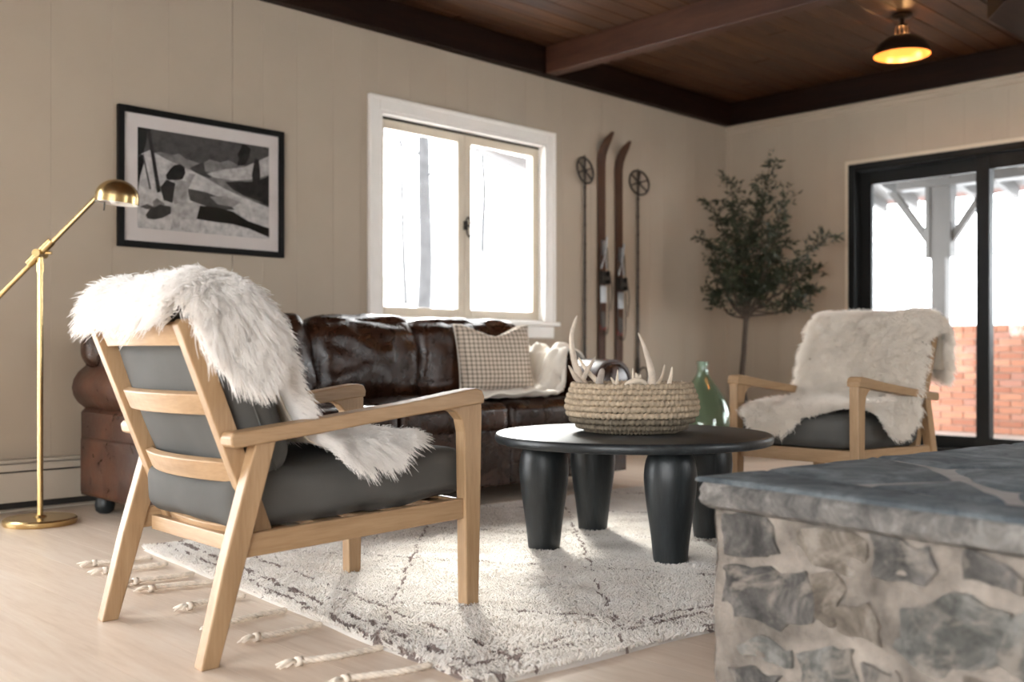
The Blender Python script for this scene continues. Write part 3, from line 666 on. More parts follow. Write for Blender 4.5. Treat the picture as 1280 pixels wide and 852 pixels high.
# ------------------------------------------------------------------ lounge chairs
def cushion(hx, hy, hz, r, crown, seed):
    def fn(o, w):
        d = 0.006*noise.noise(Vector((o[0]*7+seed, o[1]*7, o[2]*7)))
        return [o[0]+d, o[1]+d, o[2]+d*1.5]
    return puff(hx, hy, hz, r, crown, 20, fn)
LEAN = math.atan2(0.353, 0.936)
def make_chair(label, loc, rz, group):
    c = thing('lounge_chair', label, 'chair', loc, rz, group)
    for s in (-1, 1):
        yo, yi = s*0.322, s*0.280
        a, b_ = min(yo, yi), max(yo, yi)
        fr = [(0.815, 0.0115), (0.860, 0.0115), (0.868, 0.30), (0.872, 0.55), (0.872, 0.605), (0.745, 0.590), (0.775, 0.578), (0.797, 0.556), (0.806, 0.52), (0.810, 0.30)]
        put('leg', prism(fr, a, b_), M['oak_z'], c, bevel=0.004)
        rr = [(0.0, 0), (0.046, 0), (0.120, 0.255), (0.200, 0.535), (0.142, 0.528), (0.060, 0.245)]
        put('leg', prism(rr, a, b_), M['oak_z'], c, bevel=0.004)
        ar = [(0.070, 0.545), (0.078, 0.556), (0.30, 0.578), (0.60, 0.612), (0.80, 0.640), (0.845, 0.645), (0.866, 0.640), (0.875, 0.622), (0.874, 0.602), (0.74, 0.588), (0.60, 0.574), (0.30, 0.541), (0.085, 0.519), (0.074, 0.524)]
        m1, m2 = (s*0.332, s*0.270)
        put('armrest', prism(ar, min(m1, m2), max(m1, m2)), M['oak_x'], c, bevel=0.005, seg=3)
        sr = [(0.085, 0.248), (0.812, 0.270), (0.812, 0.328), (0.105, 0.306)]
        m1, m2 = (s*0.312, s*0.286)
        put('side_rail', prism(sr, min(m1, m2), max(m1, m2)), M['oak_x'], c, bevel=0.003)
        st = [(-0.038, 0.815), (-0.028, 0.828), (0.010, 0.832), (0.017, 0.822), (0.228, 0.262), (0.185, 0.245)]
        m1, m2 = (s*0.279, s*0.245)
        put('back_stile', prism(st, min(m1, m2), max(m1, m2)), M['oak_z'], c, bevel=0.003)
    # bowed back slats
    for zc in (0.795, 0.625, 0.455, 0.285):
        xc = 0.2 - (zc-0.27)*0.378
        def sl(u, v, zc=zc, xc=xc):
            y = (u*2-1)*0.250; bow = 0.045*(1-(y/0.25)**2)
            k = [(0, 0), (1, 0), (1, 1), (0, 1), (0, 0)][int(round(v*4))]
            t = -0.011 + 0.022*k[0]; h = -0.028 + 0.056*k[1]
            return (xc - bow + t*0.917 - h*0.4, y, zc + t*0.4 + h*0.917)
        v, f = grid(sl, 15, 5); f = list(f) + [(0, 1, 2, 3), (74-1, 74-2, 74-3, 74-4)]
        o = put('slat', (v, f), M['oak_y'], c, bevel=0)
        bm = bmesh.new(); bm.from_mesh(o.data); bmesh.ops.remove_doubles(bm, verts=bm.verts, dist=1e-5); bmesh.ops.recalc_face_normals(bm, faces=bm.faces); bm.to_mesh(o.data); bm.free()
        bv = o.modifiers.new('bevel', 'BEVEL'); bv.width = 0.003; bv.segments = 2; bv.limit_method = 'ANGLE'
    put('front_rail', box(0.815, 0.838, -0.281, 0.281, 0.262, 0.322), M['oak_y'], c, bevel=0.003)
    put('rear_rail', box(0.125, 0.15, -0.246, 0.246, 0.25, 0.29), M['oak_y'], c, bevel=0.003)
    for k in range(5): put('seat_slat', box(0.22+k*0.13, 0.27+k*0.13, -0.286, 0.286, 0.288+k*0.004, 0.303+k*0.004), M['oak_y'], c, bevel=0.002)
    sc_ = put('seat_cushion', moved(cushion(0.375, 0.272, 0.072, 0.045, (0.012, 0.008, 0.02), 1.0), (0.488, 0, 0.388), RY(-0.04)), M['grey_fabric'], c, smooth=True)
    bc = put('back_cushion', moved(cushion(0.078, 0.262, 0.228, 0.055, (0.03, 0.01, 0.01), 5.0), (0.150, 0, 0.648), RY(-LEAN)), M['grey_fabric'], c, smooth=True)
    seam = []
    for t in np.linspace(-0.21, 0.21, 12): seam.append(Vector((0.150, 0, 0.648)) + RY(-LEAN) @ Vector((0.0, -0.274, t)))
    put('seam', tube(seam, 0.0025, 6), M['grey_fabric'], bc)
    return c
CH1 = (1.175, 2.543, 0.0); R1 = math.radians(-1.8)
ch1 = make_chair('oak lounge chair with grey cushions standing half on the rug, back to the floor lamp', CH1, R1, 'oak lounge chairs')
CH2 = (4.98, 2.394, 0.0); R2 = PI
ch2 = make_chair('oak lounge chair with grey cushions between the stone hearth and the olive tree', CH2, R2, 'oak lounge chairs')

# sheepskins: a hide laid over the chair back and seat, with locks of wool
def hide_surface(profile, yb=0.262, rb=0.05):
    """profile rows: x, z, reach to -y, reach to +y (measured along the skin), sideways shift"""
    P = np.array(profile, float); n = len(P); t = np.linspace(0, n-1, 46)
    def cr(col):
        pts = smooth_pts([(0, i, P[i, col]) for i in range(n)], 9)
        ys = [p[1] for p in pts]; zs = [p[2] for p in pts]; return np.interp(t, ys, zs)
    X, Z, A, B, Sh = [cr(i) for i in range(5)]
    nv = 41; G = np.zeros((46, nv, 3))
    dX, dZ = np.gradient(X), np.gradient(Z); L = np.hypot(dX, dZ); nx, nz = dZ/L*-1, dX/L
    flip = np.where(nz*1 + nx*0 < -2, -1, 1)
    for i in range(46):
        for j in range(nv):
            a = -A[i] + (A[i]+B[i])*j/(nv-1); a += Sh[i]
            s = 1 if a > 0 else -1; m_ = abs(a); y, d = m_, 0
            if m_ > yb:
                e = m_-yb; q = rb*PI/2
                if e < q: y = yb + rb*math.sin(e/rb); d = rb*(1-math.cos(e/rb))
                else: y = yb+rb + 0.12*(e-q); d = rb + (e-q)
            wv = 0.012*noise.noise(Vector((X[i]*6, a*6, Z[i]*6)))
            w = min(1, max(0, (Z[i]-0.74)/0.13)); w = w*w*(3-2*w)
            ux, uz = nx[i]*(1-w), nz[i]*(1-w)+w; q_ = math.hypot(ux, uz); ux, uz = ux/q_, uz/q_
            G[i, j] = (X[i] + nx[i]*wv - ux*d, s*y, Z[i] + nz[i]*wv - uz*d)
    return G
def make_sheepskin(label, loc, rz, profile, seed, length, locks, mat_, grav=0.45, flow=0.35, lat=(0.3, 0.3), curl=0.012):
    r = np.random.default_rng(seed)
    s = thing('sheepskin_throw', label, 'sheepskin', loc, rz, 'sheepskins on the lounge chairs')
    G = hide_surface(profile); nu, nv = G.shape[:2]
    H = G[1:-2, 4:-4]; hu, hv_ = H.shape[:2]
    F = [(i*hv_+j, (i+1)*hv_+j, (i+1)*hv_+j+1, i*hv_+j+1) for i in range(hu-1) for j in range(hv_-1)]
    put('hide', ([tuple(p) for p in H.reshape(-1, 3)], F), M['hide'], s, smooth=True, solid=0.004)
    du = np.gradient(G, axis=0); dv = np.gradient(G, axis=1)
    nrm = np.cross(du, dv); nrm /= np.linalg.norm(nrm, axis=2, keepdims=True)+1e-9
    # make normals point away from the cushion
    ctr = np.array([0.10, 0, 0.62])
    if np.sum(nrm[10:20, nv//2]*(G[10:20, nv//2]-ctr)) < 0: nrm = -nrm
    area = np.linalg.norm(np.cross(du, dv), axis=2)[:-1, :-1].ravel(); pr = area/area.sum()
    K = 26; cell = r.choice(len(pr), locks, p=pr); ci, cj = cell//(nv-1), cell % (nv-1)
    fu, fv = r.random(locks), r.random(locks)
    def at(Aq, i, j, a, b):
        return (Aq[i, j]*((1-a)*(1-b))[:, None] + Aq[i+1, j]*(a*(1-b))[:, None] + Aq[i, j+1]*((1-a)*b)[:, None] + Aq[i+1, j+1]*(a*b)[:, None])
    p0 = at(G, ci, cj, fu, fv); n0 = at(nrm, ci, cj, fu, fv)
    lu = at(du, ci, cj, fu, fv); lu /= np.linalg.norm(lu, axis=1, keepdims=True)
    # wool lies away from the ridge on the chair's top: backwards behind it, downwards in front
    ridge = np.argmax(G[:, nv//2, 2]); sgn = np.where(ci >= ridge, 1, -1)[:, None]
    side = np.sign(cj-nv/2)*np.clip(np.abs(cj-nv/2)/(nv/2), 0, 1)**2
    lv = at(dv, ci, cj, fu, fv); lv /= np.linalg.norm(lv, axis=1, keepdims=True)
    g = np.array([0, 0, -1.0])
    jit = r.normal(0, 0.16, (locks, 3))
    lowf = np.array([[noise.noise(Vector(tuple(q*9))), noise.noise(Vector(tuple(q*9+5))), noise.noise(Vector(tuple(q*9+11)))] for q in p0])
    dirv = n0*1.0 + lu*sgn*flow + lv*(side*np.where(side < 0, lat[0], lat[1]))[:, None] + g*grav*0.45 + jit + lowf*0.28
    dirv /= np.linalg.norm(dirv, axis=1, keepdims=True)
    ll = length*(0.7+0.5*r.random(locks))
    tot = locks*K; npt = 6
    off = r.normal(0, 0.012, (locks, K, 3)); off -= n0[:, None, :]*np.sum(off*n0[:, None, :], axis=2, keepdims=True)
    base = p0[:, None, :] + off
    T = np.linspace(0, 1, npt)
    tiploc = r.normal(0, 0.0050, (locks, K, 3)); kl = ll[:, None]*(0.72+0.36*r.random((locks, K)))
    ph = r.random((locks, 1))*6.28; lat1 = np.cross(dirv, np.array([0.3, 0.5, 0.8])); lat1 /= np.linalg.norm(lat1, axis=1, keepdims=True)
    pts = np.zeros((locks, K, npt, 3))
    for q, t in enumerate(T):
        cen = p0[:, None, :] + dirv[:, None, :]*(kl*t)[:, :, None] + g*(grav*(kl*t*t))[:, :, None] + lat1[:, None, :]*(curl*np.sin(ph+t*5.0)*t)[:, :, None]
        pts[:, :, q] = cen + off*(1-0.42*t) + tiploc*t
    cu = bpy.data.hair_curves.new('fleece'); cu.add_curves([npt]*tot)
    cu.attributes['position'].data.foreach_set('vector', pts.reshape(-1).astype(np.float32))
    rad = np.tile(0.00085*np.array([1, 1, 0.95, 0.85, 0.65, 0.3]), tot).astype(np.float32)
    ra = cu.attributes.get('radius') or cu.attributes.new('radius', 'FLOAT', 'POINT'); ra.data.foreach_set('value', rad)
    cu.materials.append(mat_)
    o = bpy.data.objects.new('fleece', cu); COL.objects.link(o); o.parent = s; o['kind'] = 'stuff'
    return s
prof1 = [(-0.040, 0.850, 0.262, 0.215, 0.0), (-0.033, 0.876, 0.28, 0.22, 0.0), (-0.006, 0.905, 0.35, 0.23, 0.0), (0.045, 0.920, 0.45, 0.24, 0.0), (0.115, 0.905, 0.49, 0.24, 0.0), (0.175, 0.855, 0.43, 0.25, 0.0),
         (0.215, 0.76, 0.285, 0.25, 0.0), (0.262, 0.65, 0.275, 0.25, 0.0), (0.310, 0.565, 0.275, 0.25, 0.0), (0.368, 0.512, 0.295, 0.23, 0.0), (0.45, 0.498, 0.32, 0.22, 0.0), (0.56, 0.496, 0.31, 0.20, 0.0), (0.66, 0.494, 0.25, 0.16, 0.0), (0.76, 0.488, 0.15, 0.05, 0.0)]
make_sheepskin('long white sheepskin over the back and seat of the chair on the rug fringe', CH1, R1, prof1, 3, 0.066, 6500, M['fleece'], 0.5, 0.25, (0.85, 0.15), 0.008)
prof2 = [(-0.083, 0.62, -0.16, 0.31, 0.0), (-0.078, 0.74, -0.02, 0.35, 0.0), (-0.063, 0.84, 0.24, 0.34, 0.0), (-0.018, 0.91, 0.28, 0.34, 0.0), (0.062, 0.93, 0.29, 0.34, 0.0), (0.137, 0.91, 0.29, 0.34, 0.0), (0.187, 0.84, 0.29, 0.33, 0.0), (0.227, 0.76, 0.285, 0.33, 0.0), (0.277, 0.65, 0.285, 0.32, 0.0), (0.31, 0.565, 0.285, 0.32, 0.0), (0.385, 0.515, 0.25, 0.37, 0.0), (0.5, 0.502, 0.25, 0.42, 0.0), (0.6, 0.5, 0.25, 0.38, 0.0), (0.72, 0.498, 0.25, 0.24, 0.0), (0.83, 0.486, 0.24, 0.15, 0.0), (0.885, 0.45, 0.21, 0.06, 0.0), (0.897, 0.4, 0.14, -0.02, 0.0)]
make_sheepskin('cream sheepskin over the chair beside the stone hearth', CH2, R2, prof2, 11, 0.050, 5600, M['fleece_cream'], 0.35, 0.2, (0.4, 0.4), 0.010)

# ------------------------------------------------------------------ rug
RA, RB, RC, RD = Vector((1.545, 1.667, 0)), Vector((4.70, 1.28, 0)), Vector((4.95, 3.42, 0)), Vector((1.72, 3.74, 0))
rug = thing('area_rug', 'thick cream wool rug with thin brown lines and knotted tassels', 'rug', (3.2, 2.55, 0))
PRESS = []                                        # where furniture feet press the pile flat
for (cx_, cy_, _), rz_ in ((CH1, R1), (CH2, R2)):
    for sy_ in (-0.301, 0.301):
        PRESS.append((cx_+0.838*math.cos(rz_)-sy_*math.sin(rz_), cy_+0.838*math.sin(rz_)+sy_*math.cos(rz_), 0.045))
for px, d in ((680, 3.835), (741, 4.25), (838, 3.585), (886, 4.06)):
    u_ = (px-640)/1280; PRESS.append((d*(math.cos(HEAD)+u_*math.sin(HEAD)), d*(math.sin(HEAD)-u_*math.cos(HEAD)), 0.072))
def rug_fn(u, v):
    e = 0.006
    p = RA*(1-u)*(1-v) + RB*u*(1-v) + RC*u*v + RD*(1-u)*v
    wob = Vector((noise.noise(Vector((p.y*3, 0, 1))), noise.noise(Vector((p.x*3, 4, 1))), 0))*0.012
    edge_d = min(u*3.1, (1-u)*3.1, v*2.1, (1-v)*2.1)
    prof = min(1, edge_d/0.03)**0.5
    nz = noise.noise(Vector((p.x*45, p.y*45, 0)))*0.5 + noise.noise(Vector((p.x*105, p.y*105, 3)))*0.5 + noise.noise(Vector((p.x*9, p.y*9, 7)))*0.5
    q = p + wob; z = 0.0015 + prof*(0.015 + 0.0065*nz)
    for lx, ly, lr in PRESS:
        if math.hypot(q.x-lx, q.y-ly) < lr: z = min(z, 0.0095)
    return (q.x, q.y, z)
# rug cloth material: cream pile with thin broken brown lines (lattice and border)
m, nt, b = nodes_of('cream_wool_pile')
tc = N(nt, 'ShaderNodeTexCoord'); uvn = N(nt, 'ShaderNodeSeparateXYZ')
wn = N(nt, 'ShaderNodeTexNoise'); wn.inputs['Scale'].default_value = 9; wn.inputs['Detail'].default_value = 3
nt.links.new(tc.outputs['Object'], wn.inputs['Vector'])
sub = N(nt, 'ShaderNodeVectorMath', operation='SUBTRACT'); sub.inputs[1].default_value = (0.5, 0.5, 0.5); nt.links.new(wn.outputs['Color'], sub.inputs[0])
scl = N(nt, 'ShaderNodeVectorMath', operation='SCALE'); scl.inputs['Scale'].default_value = 0.075; nt.links.new(sub.outputs[0], scl.inputs[0])
addv = N(nt, 'ShaderNodeVectorMath', operation='ADD'); nt.links.new(tc.outputs['Object'], addv.inputs[0]); nt.links.new(scl.outputs[0], addv.inputs[1])
rot = N(nt, 'ShaderNodeMapping'); rot.inputs['Rotation'].default_value = (0, 0, math.radians(7)); nt.links.new(addv.outputs[0], rot.inputs['Vector'])
nt.links.new(rot.outputs[0], uvn.inputs[0])
def mth(op, a, b_=None, c=None):
    n = N(nt, 'ShaderNodeMath', operation=op)
    for i_, q in enumerate((a, b_, c)):
        if q is None: continue
        if isinstance(q, (int, float)): n.inputs[i_].default_value = q
        else: nt.links.new(q, n.inputs[i_])
    return n.outputs[0]
U, Vv = uvn.outputs[0], uvn.outputs[1]
def line_at(expr, pos, wd): return mth('LESS_THAN', mth('ABSOLUTE', mth('SUBTRACT', expr, pos)), wd)
def lattice(expr, period, wd):
    fr = mth('FRACT', mth('DIVIDE', expr, period)); return mth('LESS_THAN', mth('ABSOLUTE', mth('SUBTRACT', fr, 0.5)), wd/period)
d_a = mth('ADD', mth('MULTIPLY', U, 0.80), mth('MULTIPLY', Vv, 0.60)); d_b = mth('SUBTRACT', mth('MULTIPLY', U, 0.80), mth('MULTIPLY', Vv, 0.60))
lines = [lattice(d_a, 0.62, 0.005), lattice(d_b, 0.62, 0.005), line_at(Vv, 1.945, 0.006), line_at(Vv, 1.99, 0.006), line_at(U, 1.50, 0.006), line_at(U, 1.385, 0.009), line_at(U, 1.33, 0.007)]
acc = lines[0]
for q in lines[1:]: acc = mth('MAXIMUM', acc, q)
brk = N(nt, 'ShaderNodeTexNoise'); brk.inputs['Scale'].default_value = 26; brk.inputs['Detail'].default_value = 5; nt.links.new(tc.outputs['Object'], brk.inputs['Vector'])
acc = mth('MULTIPLY', acc, mth('MULTIPLY', mth('GREATER_THAN', brk.outputs['Fac'], 0.48), 0.75))
cl = N(nt, 'ShaderNodeTexNoise'); cl.inputs['Scale'].default_value = 7; cl.inputs['Detail'].default_value = 6; nt.links.new(tc.outputs['Object'], cl.inputs['Vector'])
basec = ramp(nt, cl.outputs['Fac'], [(0.3, (0.84, 0.79, 0.735)), (0.7, (0.92, 0.885, 0.845))])
mxr = N(nt, 'ShaderNodeMix', data_type='RGBA'); nt.links.new(acc, mxr.inputs[0]); nt.links.new(basec, mxr.inputs[6]); mxr.inputs[7].default_value = (0.13, 0.065, 0.055, 1)
nt.links.new(mxr.outputs[2], b.inputs['Base Color']); b.inputs['Roughness'].default_value = 0.95; b.inputs['Specular IOR Level'].default_value = 0.05
hn = N(nt, 'ShaderNodeTexNoise'); hn.inputs['Scale'].default_value = 260; hn.inputs['Detail'].default_value = 3; nt.links.new(tc.outputs['Object'], hn.inputs['Vector'])
bump(nt, b, hn.outputs['Fac'], 0.6, 0.006)
tb = N(nt, 'ShaderNodeBsdfTranslucent'); nt.links.new(mxr.outputs[2], tb.inputs[0]); ms = N(nt, 'ShaderNodeMixShader'); ms.inputs[0].default_value = 0.4
nt.links.new(b.outputs[0], ms.inputs[1]); nt.links.new(tb.outputs[0], ms.inputs[2]); nt.links.new(ms.outputs[0], nt.nodes['Material Output'].inputs[0])
M['rug'] = m
put('pile', grid(rug_fn, 420, 300), M['rug'], rug, smooth=True, world=True)
NT = 200000
ru, rv = rng.random(NT), rng.random(NT)
cs = [np.array(q) for q in (RA, RB, RC, RD)]
tp0 = cs[0]*((1-ru)*(1-rv))[:, None] + cs[1]*(ru*(1-rv))[:, None] + cs[2]*(ru*rv)[:, None] + cs[3]*((1-ru)*rv)[:, None]
tp0[:, 2] = 0.010
lean = rng.normal(0, 0.007, (NT, 2)) + 0.006*np.stack([np.sin(tp0[:, 0]*19+3*np.sin(tp0[:, 1]*11)), np.cos(tp0[:, 1]*17+3*np.sin(tp0[:, 0]*13))], 1)
tl = 0.011 + 0.007*rng.random(NT)
tpts = np.zeros((NT, 3, 3))
for q, t in enumerate((0, 0.55, 1.0)):
    tpts[:, q, :2] = tp0[:, :2] + lean*t**1.4; tpts[:, q, 2] = tp0[:, 2] + tl*t*(1-0.15*t)
cu = bpy.data.hair_curves.new('tufts'); cu.add_curves([3]*NT)
cu.attributes['position'].data.foreach_set('vector', tpts.reshape(-1).astype(np.float32))
ra = cu.attributes.get('radius') or cu.attributes.new('radius', 'FLOAT', 'POINT'); ra.data.foreach_set('value', np.tile(np.array([0.0021, 0.0021, 0.0010]), NT).astype(np.float32))
cu.materials.append(M['rug']); to = bpy.data.objects.new('tufts', cu); COL.objects.link(to); to.parent = rug
to.matrix_parent_inverse = Matrix.Translation(rug.location).inverted(); to['kind'] = 'stuff'
# tassels: root and tip on the floor
def floor_pt(px, py, z=0.0):
    u = (px-640)/1280; d = (EYE-z)*1280/(py-440)
    return Vector((d*(math.cos(HEAD)+u*math.sin(HEAD)), d*(math.sin(HEAD)-u*math.cos(HEAD)), z))
TS = [((1.666, 3.545), (1.43, 3.60)), ((1.655, 3.40), (1.40, 3.43)), ((1.645, 3.19), (1.405, 3.19)), ((1.630, 3.03), (1.395, 3.08)), ((1.605, 2.79), (1.38, 2.80)), ((1.600, 2.55), (1.34, 2.56)),
      ((1.585, 2.35), (1.345, 2.37)), ((1.570, 2.06), (1.30, 2.10)), ((1.560, 1.86), (1.30, 1.90)), ((1.552, 1.70), (1.29, 1.70))]
M['tassel'] = plain('twisted_wool', (0.74, 0.65, 0.55), 0.95, var=0.2, scale=40, bmp=0.4, bscale=200)
for k, (a, q) in enumerate(TS):
    a, q = Vector((*a, 0.010)), Vector((*q, 0.012)); L = (q-a).length; d = (q-a).normalized(); s = Vector((-d.y, d.x, 0))
    ps = []
    strands = []
    for st in (0, 2*PI/3, 4*PI/3):
        pp = []
        for t in np.linspace(0, 1, 26):
            bend = 0.02*math.sin(t*3+k)*t
            c = a + d*(L*t*0.8) + s*bend
            pp.append(c + (s*math.cos(t*26+st) + Vector((0, 0, 1))*math.sin(t*26+st)*0.7)*0.0055 + Vector((0, 0, 0.001)))
        strands.append(tube(pp, 0.0052, 6))
    end = a + d*(L*0.8) + s*0.02*math.sin(3+k)
    for j in range(9):
        e = end + d*(L*0.2*random.uniform(0.7, 1.2)) + s*random.uniform(-0.018, 0.018); e.z = random.uniform(0.004, 0.012)
        strands.append(tube([end + s*random.uniform(-0.006, 0.006), (end+e)/2 + Vector((0, 0, 0.006)), e], [0.0045, 0.005, 0.002], 5))
    strands.append(tube([end-d*0.008, end+d*0.008], 0.012, 8))
    put('tassel', join(*strands), M['tassel'], rug, smooth=True, world=True)

# ------------------------------------------------------------------ coffee table
TC = Vector((3.085, 2.475, 0)); TZ = 0.443
tab = thing('coffee_table', 'round ebonised coffee table on stout bulbous legs standing on the rug', 'table', (TC.x, TC.y, 0))
def disc(r, z0, z1, e=0.012, n=96):
    p = [(0.001, z0), (r-e, z0)] + [(r-e+e*math.sin(t), (z0+z1)/2-(z1-z0)/2*math.cos(t)) for t in np.linspace(0, PI, 9)[1:-1]] + [(r-e, z1), (0.001, z1)]
    return lathe(p, n)
put('tabletop', disc(0.528, TZ-0.036, TZ), M['black_top'], tab, smooth=50)
for px, d in ((680, 3.835), (741, 4.25), (838, 3.585), (886, 4.06)):
    u = (px-640)/1280; q = Vector((d*(math.cos(HEAD)+u*math.sin(HEAD)), d*(math.sin(HEAD)-u*math.cos(HEAD)), 0)) - TC
    pr_ = [(0.058, 0.0115), (0.060, 0.03), (0.070, 0.12), (0.083, 0.21), (0.0915, 0.285), (0.092, 0.33), (0.086, 0.37), (0.075, 0.396), (0.07, TZ-0.036)]
    prs = smooth_pts([(r_, 0, z_) for r_, z_ in pr_], 4)
    put('leg', lathe([(p.x, p.z) for p in prs], 36, (q.x, q.y, 0)), M['black_wood'], tab, smooth=60)

# ------------------------------------------------------------------ coiled basket and antlers
BC = Vector((3.10, 2.49, TZ+0.0035))
bas = thing('woven_basket', 'wide coiled seagrass basket full of antlers on the coffee table', 'basket', tuple(BC))
bprof = [(0.175, 0.0), (0.208, 0.014), (0.232, 0.036), (0.245, 0.060), (0.250, 0.083), (0.248, 0.105), (0.242, 0.126), (0.234, 0.146), (0.226, 0.165)]
nst = 78
for k, (r0, z0) in enumerate(bprof):
    V, F = [], []; ns, nr = nst*4, 10
    for i in range(ns):
        th = 2*PI*i/ns
        st = abs(math.sin(th*nst/2 + (k % 2)*PI/2 + 0.8*noise.noise(Vector((k, th*3, 0)))))
        rr = 0.0098*(0.60+0.56*st**0.8)*(1+0.10*noise.noise(Vector((th*20, k, 1))))
        wz = 0.002*noise.noise(Vector((math.cos(th)*2, math.sin(th)*2, k)))
        for j in range(nr):
            ph = 2*PI*j/nr; tw = 0.3*math.sin(ph)*0.01
            V.append(((r0+rr*1.0*math.cos(ph))*math.cos(th+tw*3), (r0+rr*math.cos(ph))*math.sin(th+tw*3), z0+wz+0.011+rr*1.18*math.sin(ph)))
    for i in range(ns):
        for j in range(nr): F.append((i*nr+j, ((i+1) % ns)*nr+j, ((i+1) % ns)*nr+(j+1) % nr, i*nr+(j+1) % nr))
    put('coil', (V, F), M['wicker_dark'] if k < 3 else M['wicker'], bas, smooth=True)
put('basket_floor', lathe([(0.001, 0.002), (0.178, 0.002), (0.18, 0.012), (0.001, 0.014)], 48), M['wicker_dark'], bas, smooth=40)

def pt(px, py, d):
    u = (px-640)/1280
    return Vector((d*(math.cos(HEAD)+u*math.sin(HEAD)), d*(math.sin(HEAD)-u*math.cos(HEAD)), EYE-(py-440)/1280*d))
def antler(label, mat_, beams):
    """beams: list of (image-plane sketch points, distance, start radius, end radius); the first is the main beam"""
    def z7(x, y): return 680+x/5.014, 380+y/5.014
    first = None
    for i, (pts, d, r0, r1) in enumerate(beams):
        P = [pt(*z7(*p), d + 0.012*j*((-1)**i)) for j, p in enumerate(pts)]
        P = smooth_pts(P, 5)
        n = len(P); rad = [max(r1, r0+(r1-r0)*((j/(n-1))**1.3)) * (1+0.08*noise.noise(Vector((j*0.7, i, r0*100)))) for j in range(n)]
        rad[-1] = r1*0.4
        if first is None:
            first = thing('antler', label, 'antler', tuple(P[0]), 0, 'antlers in the basket'); nm = 'main_beam'
        else: nm = 'tine'
        put(nm, tube(P, rad, 10), mat_, first, smooth=True, world=True)
    return first
antler('tallest curved antler with side tines rising from the basket beside the pillow', M['antler'], [([(300, 640), (268, 545), (225, 450), (187, 340), (172, 200), (207, 72)], 3.95, 0.020, 0.005), ([(255, 520), (200, 460), (175, 420), (153, 382)], 3.95, 0.012, 0.003), ([(245, 470), (280, 400), (325, 328)], 3.96, 0.011, 0.004)])
antler('long thin antler leaning against the tallest curved antler', M['antler_white'], [([(440, 610), (400, 540), (320, 470), (250, 390), (215, 332)], 3.97, 0.014, 0.004)])
antler('short blunt grey antler stub at the basket rim', M['antler_grey'], [([(320, 620), (338, 540), (352, 470), (368, 402)], 3.80, 0.020, 0.010)])
antler('single slender antler curving alone over the basket', M['antler'], [([(660, 620), (673, 510), (676, 440), (652, 340), (622, 250), (590, 178)], 3.93, 0.019, 0.003)])
antler('small bent antler beside the slender single one', M['antler_white'], [([(660, 600), (700, 518), (738, 455), (757, 378)], 4.02, 0.010, 0.003)])
antler('small straight pale antler near the basket rim by the bottle', M['antler_white'], [([(760, 610), (780, 518), (795, 455), (803, 392)], 4.0, 0.012, 0.003)])
antler('tiny antler tip just clearing the basket rim', M['antler_white'], [([(830, 580), (850, 515), (864, 480)], 4.02, 0.008, 0.003)])
antler('forked pale antler in the middle of the basket', M['antler_white'], [([(470, 620), (458, 545), (445, 500), (418, 458)], 3.88, 0.012, 0.003), ([(455, 540), (458, 480), (462, 410)], 3.90, 0.009, 0.002)])
antler('flat bleached antler lying across the basket rim', M['antler_white'], [([(490, 545), (540, 495), (590, 478), (630, 495), (655, 520)], 3.86, 0.014, 0.007), ([(545, 500), (552, 550), (560, 600)], 3.86, 0.012, 0.010)])
antler('upright thin antler tine standing in the basket middle', M['antler_white'], [([(566, 600), (560, 500), (557, 402)], 4.08, 0.008, 0.003)])
antler('stubby double-pointed antler in the basket middle', M['antler_white'], [([(610, 600), (595, 500), (575, 430)], 4.05, 0.012, 0.005), ([(598, 500), (604, 440)], 4.05, 0.008, 0.004)])
antler('curved antler lying low against the far basket wall', M['antler_white'], [([(700, 575), (740, 545), (780, 540), (810, 560)], 4.0, 0.010, 0.006)])
antler('antler resting flat on the basket floor', M['antler'], [([(330, 640), (450, 610), (600, 610), (720, 630)], 4.0, 0.016, 0.008)])

